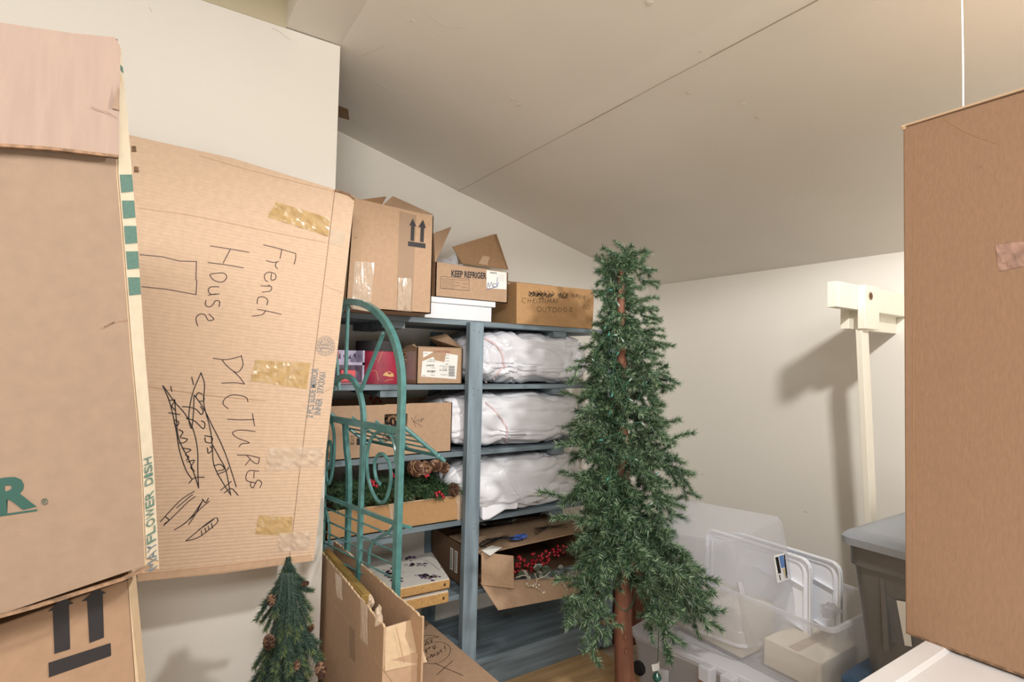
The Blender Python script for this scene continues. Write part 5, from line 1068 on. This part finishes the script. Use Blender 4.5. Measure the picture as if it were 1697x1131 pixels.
def put_branch(tree, p, tip, rnd):
    d = Vector(tip)-Vector(p); L_ = d.length; key = min(PROT, key=lambda q: abs(q-L_)); me = rnd.choice(PROT[key])
    o = bpy.data.objects.new('branch', me); COL.objects.link(o); o.parent = tree
    e = V3(key, 0, me.vertices[0].co.z*0-.0)
    ln = L_/key; x = d.normalized(); up = V3(0, 0, 1); y = up.cross(x)
    y = y.normalized() if y.length > .05 else V3(0, 1, 0); z = x.cross(y)
    m = Matrix((x, y, z)).transposed(); m = m@Matrix.Rotation(rnd.uniform(-.5, .5), 3, 'X')
    o.matrix_local = Matrix.Translation(Vector(p)-ORG[tree.name])@m.to_4x4()@Matrix.Diagonal((min(ln, 1.35), min(1.2, max(.85, ln)), min(1.2, max(.85, ln)), 1)); return o
rnd = random.Random(17)
tips = [(996, 428, 0), (1066, 422, 0), (1000, 448, 0), (1070, 441, 0), (992, 472, 0), (1074, 482, 0), (996, 500, 0), (1070, 508, 0), (1012, 424, .05), (1048, 425, -.04), (975, 560, 0), (1078, 540, 0), (972, 586, 0), (1094, 562, 0), (990, 530, .06), (1090, 582, -.05),
        (944, 622, 0), (958, 650, 0), (1102, 610, 0), (1116, 642, 0), (1100, 660, .1), (1120, 715, 0), (1112, 700, -.1), (952, 688, 0), (955, 722, -.05), (940, 762, 0), (1106, 742, 0), (1126, 762, 0), (1148, 804, 0), (1120, 790, .1), (930, 815, 0), (945, 850, -.08), (1138, 870, -.1), (1122, 900, -.15), (935, 902, -.1),
        (950, 950, -.15), (1130, 920, -.2), (1160, 946, -.24), (1172, 990, -.26), (1146, 1026, -.26), (1090, 1015, -.2), (1120, 960, -.27), (1140, 975, -.27), (928, 994, -.1), (948, 1028, -.12), (965, 870, .1), (1150, 965, -.26), (985, 920, -.2), (1040, 940, -.25), (1000, 880, -.25), (1060, 900, -.25), (1010, 960, -.22)]
put_branch(tt, TT-V3(0, 0, .07), TT+V3(.0, 0, .005), rnd); put_branch(tt, TT-V3(0, 0, .09), TT+V3(.02, -.02, -.015), rnd); put_branch(tt, TT-V3(0, 0, .09), TT+V3(-.02, -.02, -.02), rnd)
for k in range(9):
    a = k*.698; put_branch(tt, TT-V3(0, 0, .05+.01*(k % 3)), TT+V3(.06*math.cos(a), .06*math.sin(a), -.03-.015*(k % 3)), rnd)
def axis_at(z): t = (z-tb0.z)/(TT.z-tb0.z); return tb0.lerp(TT, t)
nb = 0
for x, y, dy in tips:
    tip = on(x, y, 1, TY+dy); rr = (tip-axis_at(tip.z)).length
    rise = .25*rr if y < 900 else .45*rr
    root = axis_at(min(TT.z-.03, tip.z+(rise if y > 500 else -.02))); put_branch(tt, root, tip, rnd); nb += 1
def rad(z):        # crown radius by height
    z = (z-1.45)/.913+1.45
    pts = [(2.0, .03), (1.95, .075), (1.80, .085), (1.72, .07), (1.62, .125), (1.52, .14), (1.42, .19), (1.25, .19), (1.1, .22), (.95, .24), (.8, .25), (.66, .27), (.55, .26), (.50, .1)]
    for (z1, r1), (z0, r0) in zip(pts, pts[1:]):
        if z0 <= z <= z1: return .93*(r0+(r1-r0)*(z-z0)/(z1-z0))
    return .05
for k in range(120):
    z = .61+(1.89-.61)*(k+.5)/120; z += rnd.uniform(-.015, .015); a = k*2.399+rnd.uniform(-.5, .5); r = rad(z)*rnd.uniform(.62, 1.0)
    if noise.noise(Vector((math.cos(a)*1.5, math.sin(a)*1.5, z*9))) > .22: continue
    fa = abs((a-3.93+math.pi) % (2*math.pi)-math.pi)
    if fa < .75 and any(lo_ < z < hi_ for lo_, hi_ in ((1.585, 1.635), (1.48, 1.53), (.93, 1.02), (.80, .86))): continue
    c = axis_at(z+.30*r); tip = axis_at(z)+V3(math.cos(a)*r, math.sin(a)*r, -.12*r+rnd.uniform(-.02, .02)); put_branch(tt, c, tip, rnd)
for (x0, y0, x1, y1, dy) in ((975, 1000, 990, 1040, -.12), (988, 1030, 987, 1086, -.12), (990, 1020, 1024, 1030, -.14), (940, 990, 975, 1010, -.12), (1150, 960, 1170, 1000, -.26), (1160, 985, 1142, 1032, -.26), (1110, 960, 1160, 985, -.25), (1100, 985, 1068, 1022, -.15), (1080, 930, 1150, 960, -.25), (1090, 950, 1165, 1000, -.25), (1100, 940, 1172, 970, -.26), (1070, 960, 1110, 1000, -.2), (960, 1000, 950, 1030, -.12), (1110, 780, 1148, 806, -.02), (965, 610, 945, 622, -.03), (985, 985, 945, 995, -.12), (1005, 985, 985, 1020, -.14), (1060, 970, 1100, 1010, -.18), (1110, 900, 1150, 940, -.2)):
    put_branch(tt, on(x0, y0, 1, TY+dy), on(x1, y1, 1, TY+dy), rnd)
# light string clipped in the tree, its green wire round the trunk and the tag hanging from it
ls = thing('light_string', 'green wired mini light string wound through the tall fir tree', 'light string', axis_at(1.2))
WIR = mat('wire_green', (50, 92, 68), .45)
wp_ = [(1052, 985, .0, -.05), (1049, 1000, 0, -.05), (1038, 1012, 0, -.052), (1026, 1008, 0, -.052), (1019, 996, 0, -.05)]
MB().tube(smooth_line([on(x, y, 1, TY-.06) for x, y, _, _ in wp_], 5), .0022, 6).build('wire', WIR, ls)
BUL = [mat('bulb_teal', (70, 150, 140), .2, coat=.6), mat('bulb_clear', (170, 190, 180), .2, coat=.6)]
rn2 = random.Random(3); prev = None
for k, (x, y) in enumerate(((1007, 480), (1021, 500), (1004, 541), (1014, 556), (1020, 592), (1028, 560), (1015, 650), (1040, 635), (1010, 690), (1060, 700), (990, 730), (1050, 760), (1004, 800), (1075, 840), (1000, 870), (1040, 660), (1010, 550), (985, 600), (1070, 640), (1030, 720), (1085, 790))):
    p = on(x, y, 1, TY-.10-.05*rn2.random()); d = V3(rn2.uniform(-1, 1), -.3, rn2.uniform(-.6, .8)).normalized()
    b_ = MB().tube([p, p+d*.010], .0034, 6, 0).build('socket', WIR, ls); MB().tube([p+d*.010, p+d*.018, p+d*.024], [.0026, .0026, .0006], 6).build('bulb', BUL[k % 2], ls)
    if prev is not None: MB().tube(smooth_line([prev, prev.lerp(p, .5)+V3(rn2.uniform(-.02, .02), .03, -.02), p], 4), .0012, 5).build('wire', WIR, ls)
    prev = p
# hanging plug wire with tag and ornament
o0 = on(1092, 1005, 1, TY-.1); o1 = on(1090, 1098, 1, TY-.1)
hg = thing('hanging_ornament', 'small green glass ornament with paper tag hanging on a wire below the tall tree', 'ornament', o1)
MB().tube([o0, o0.lerp(o1, .5)+V3(.002, 0, 0), o1], .0018, 6).build('wire', WIR, hg)
PT_ = Pl(o1, o1+V3(1, 0, 0), o1+V3(0, 0, 1))
MB().slab([PT_.hit(1079, 1102, .002), PT_.hit(1091, 1099, .002), PT_.hit(1093, 1111, .002), PT_.hit(1081, 1113, .002)], PT_.n, .0005).build('tag', PAPER, hg)
MB().tube([PT_.hit(1092, 1097), PT_.hit(1091, 1116)], .002, 6).build('clip', PAPER, hg)
MB().lathe(PT_.hit(1089, 1124)+V3(0, 0, -.018), [(.0005, 0), (.012, .006), (.018, .018), (.015, .030), (.006, .038), (.005, .044), (.0005, .045)], 16).build('glass', mat('green_glass', (24, 84, 72), .12, coat=1), hg)
MB().ball(PT_.hit(1092, 1116), .006, 8).build('gold_cap', GLD, hg)
MB().slab([PT_.hit(1090, 1108, .004), PT_.hit(1107, 1111, .004), PT_.hit(1106, 1134, .004), PT_.hit(1092, 1134, .004)], PT_.n, .0004).build('bag', PLW, hg)
cb1 = thing('kraft_tag', 'small printed brown card with a letter M at the end of the bottom shelf', 'card', on(1010, 1030, 1, 2.1)); PK = PY(2.12)
patch('card', [(1000, 1027), (1016, 1022), (1016, 1034), (1001, 1038)], PK, K_PALE, cb1); text('print', 'M', PK.hit(1004, 1035), PK.hit(1013, 1032), .018, PK.n, INK, cb1, bold=.02)
MB().box(tuple(PK.hit(1001, 1037)+V3(0, .002, -.0)), tuple(PK.hit(1012, 1030)+V3(0, .03, 0))).build('backing', K_TAN, cb1)
# ================================================================== small drooping pine
SN = [mat('pine_'+n, c, .5) for n, c in (('dark', (40, 60, 52)), ('mid', (66, 92, 70)), ('light', (122, 136, 80)))]
SY = 1.66; sa = on(478, 922, 1, SY); sb = V3(sa.x+.0, sa.y, FL); DC = sa.z-FL
st_ = thing('drooping_pine', 'small drooping artificial pine with cones in front of the white wall', 'tree', sb)
MB().tube([sb, sb.lerp(sa, .5), sa-V3(0, 0, .01)], [.012, .009, .003], 8).build('stem', mat('pine_stem', (70, 54, 40), .8), st_)
def rope_mesh(L_, seed):
    r_ = random.Random(seed); sp = smooth_line([V3(0, 0, 0), V3(L_*.33, 0, -.008), V3(L_*.66, 0, -.012), V3(L_, 0, -.008)], 3)
    mb = MB(); n = int(1500*L_/.2); core = MB().tube(sp, [.0075*(1-.65*i/(len(sp)-1)) for i in range(len(sp))], 6, 0)
    mb.v += core.v; mb.f += core.f; mb.m += core.m; mb.sm += core.sm
    nd = needles(sp, n, .018, 42, seed=seed, wd=.0009); nf = []
    b = len(mb.v); mb.v += nd.v; mb.f += [tuple(b+j for j in f__) for f__ in nd.f]
    mb.m += [2 if nd.v[f__[0]].x > L_*r_.uniform(.74, 1.25) else m__ % 2 for f__, m__ in zip(nd.f, nd.m)]; mb.sm += nd.sm
    me = bpy.data.meshes.new('branch'); me.from_pydata([tuple(v) for v in mb.v], [], mb.f)
    for m in SN: me.materials.append(m)
    me.polygons.foreach_set('material_index', mb.m); me.update(); return me
PROT = {L_: [rope_mesh(L_, int(L_*1000)+k) for k in range(3)] for L_ in (.10, .16, .24)}
r_ = random.Random(2)
def pb(x0, y0, x1, y1, dy): put_branch(st_, on(x0, y0, 1, SY+dy*.3), on(x1, y1, 1, SY+dy), r_)
for q_ in ((478, 924, 470, 950, -.02), (478, 924, 489, 955, -.02), (474, 940, 432, 1000, 0), (472, 945, 422, 1027, -.03), (472, 960, 430, 1030, .04), (470, 960, 436, 1045, -.05), (470, 950, 452, 1020, -.07), (474, 950, 462, 1060, -.08), (478, 950, 476, 1050, -.09),
           (482, 950, 490, 1060, -.08), (484, 950, 500, 1045, -.06), (484, 945, 512, 1000, 0), (485, 950, 518, 1028, -.03), (486, 950, 519, 1008, .04), (488, 955, 512, 975, .06), (492, 965, 521, 975, -.02), (480, 935, 505, 960, .03), (476, 935, 445, 985, .06),
           (474, 1000, 456, 1110, -.1), (480, 1000, 480, 1115, -.12), (478, 990, 468, 1085, -.11), (484, 1000, 500, 1100, -.1), (490, 1010, 520, 1080, -.06), (495, 1010, 538, 1090, -.02), (498, 1020, 535, 1108, -.05), (500, 1030, 530, 1062, .03), (466, 1010, 438, 1090, -.05), (462, 1020, 430, 1110, -.02)): pb(*q_)
for k in range(120):
    z = sa.z-.10-(DC-.22)*k/119; R_ = .05+.17*min(1, (sa.z-z)/.62); a = k*2.399; l = r_.uniform(.14, .22)
    c = V3(sb.x, sb.y, z)+V3(math.cos(a)*.015, math.sin(a)*.015, 0); tip = V3(sb.x+math.cos(a)*R_*r_.uniform(.7, 1), sb.y+math.sin(a)*R_*.75, max(FL+.02, z-l))
    put_branch(st_, c, tip, r_)
for k, (x, y, s_, dy, ax) in enumerate(((446, 1066, .017, -.10, (-.2, -.3, 1)), (450, 994, .013, -.02, (.1, -.3, -.9)), (531, 1110, .018, -.04, (.2, -.3, -1)), (505, 968, .009, -.01, (.8, -.5, .2)), (515, 1042, .010, .0, (.2, -.3, 1)), (492, 1102, .010, -.1, (0, -.3, -1)))):
    cone_mb(on(x, y, 1, SY+dy-.02)-Vector(ax).normalized()*s_*1.2, s_*.85, s_*2.5, ax, k).build('pinecone', [mat('small_cone', (78, 54, 42), .6), mat('small_cone_tip', (140, 108, 84), .6)], st_)
bpy.context.view_layer.update()
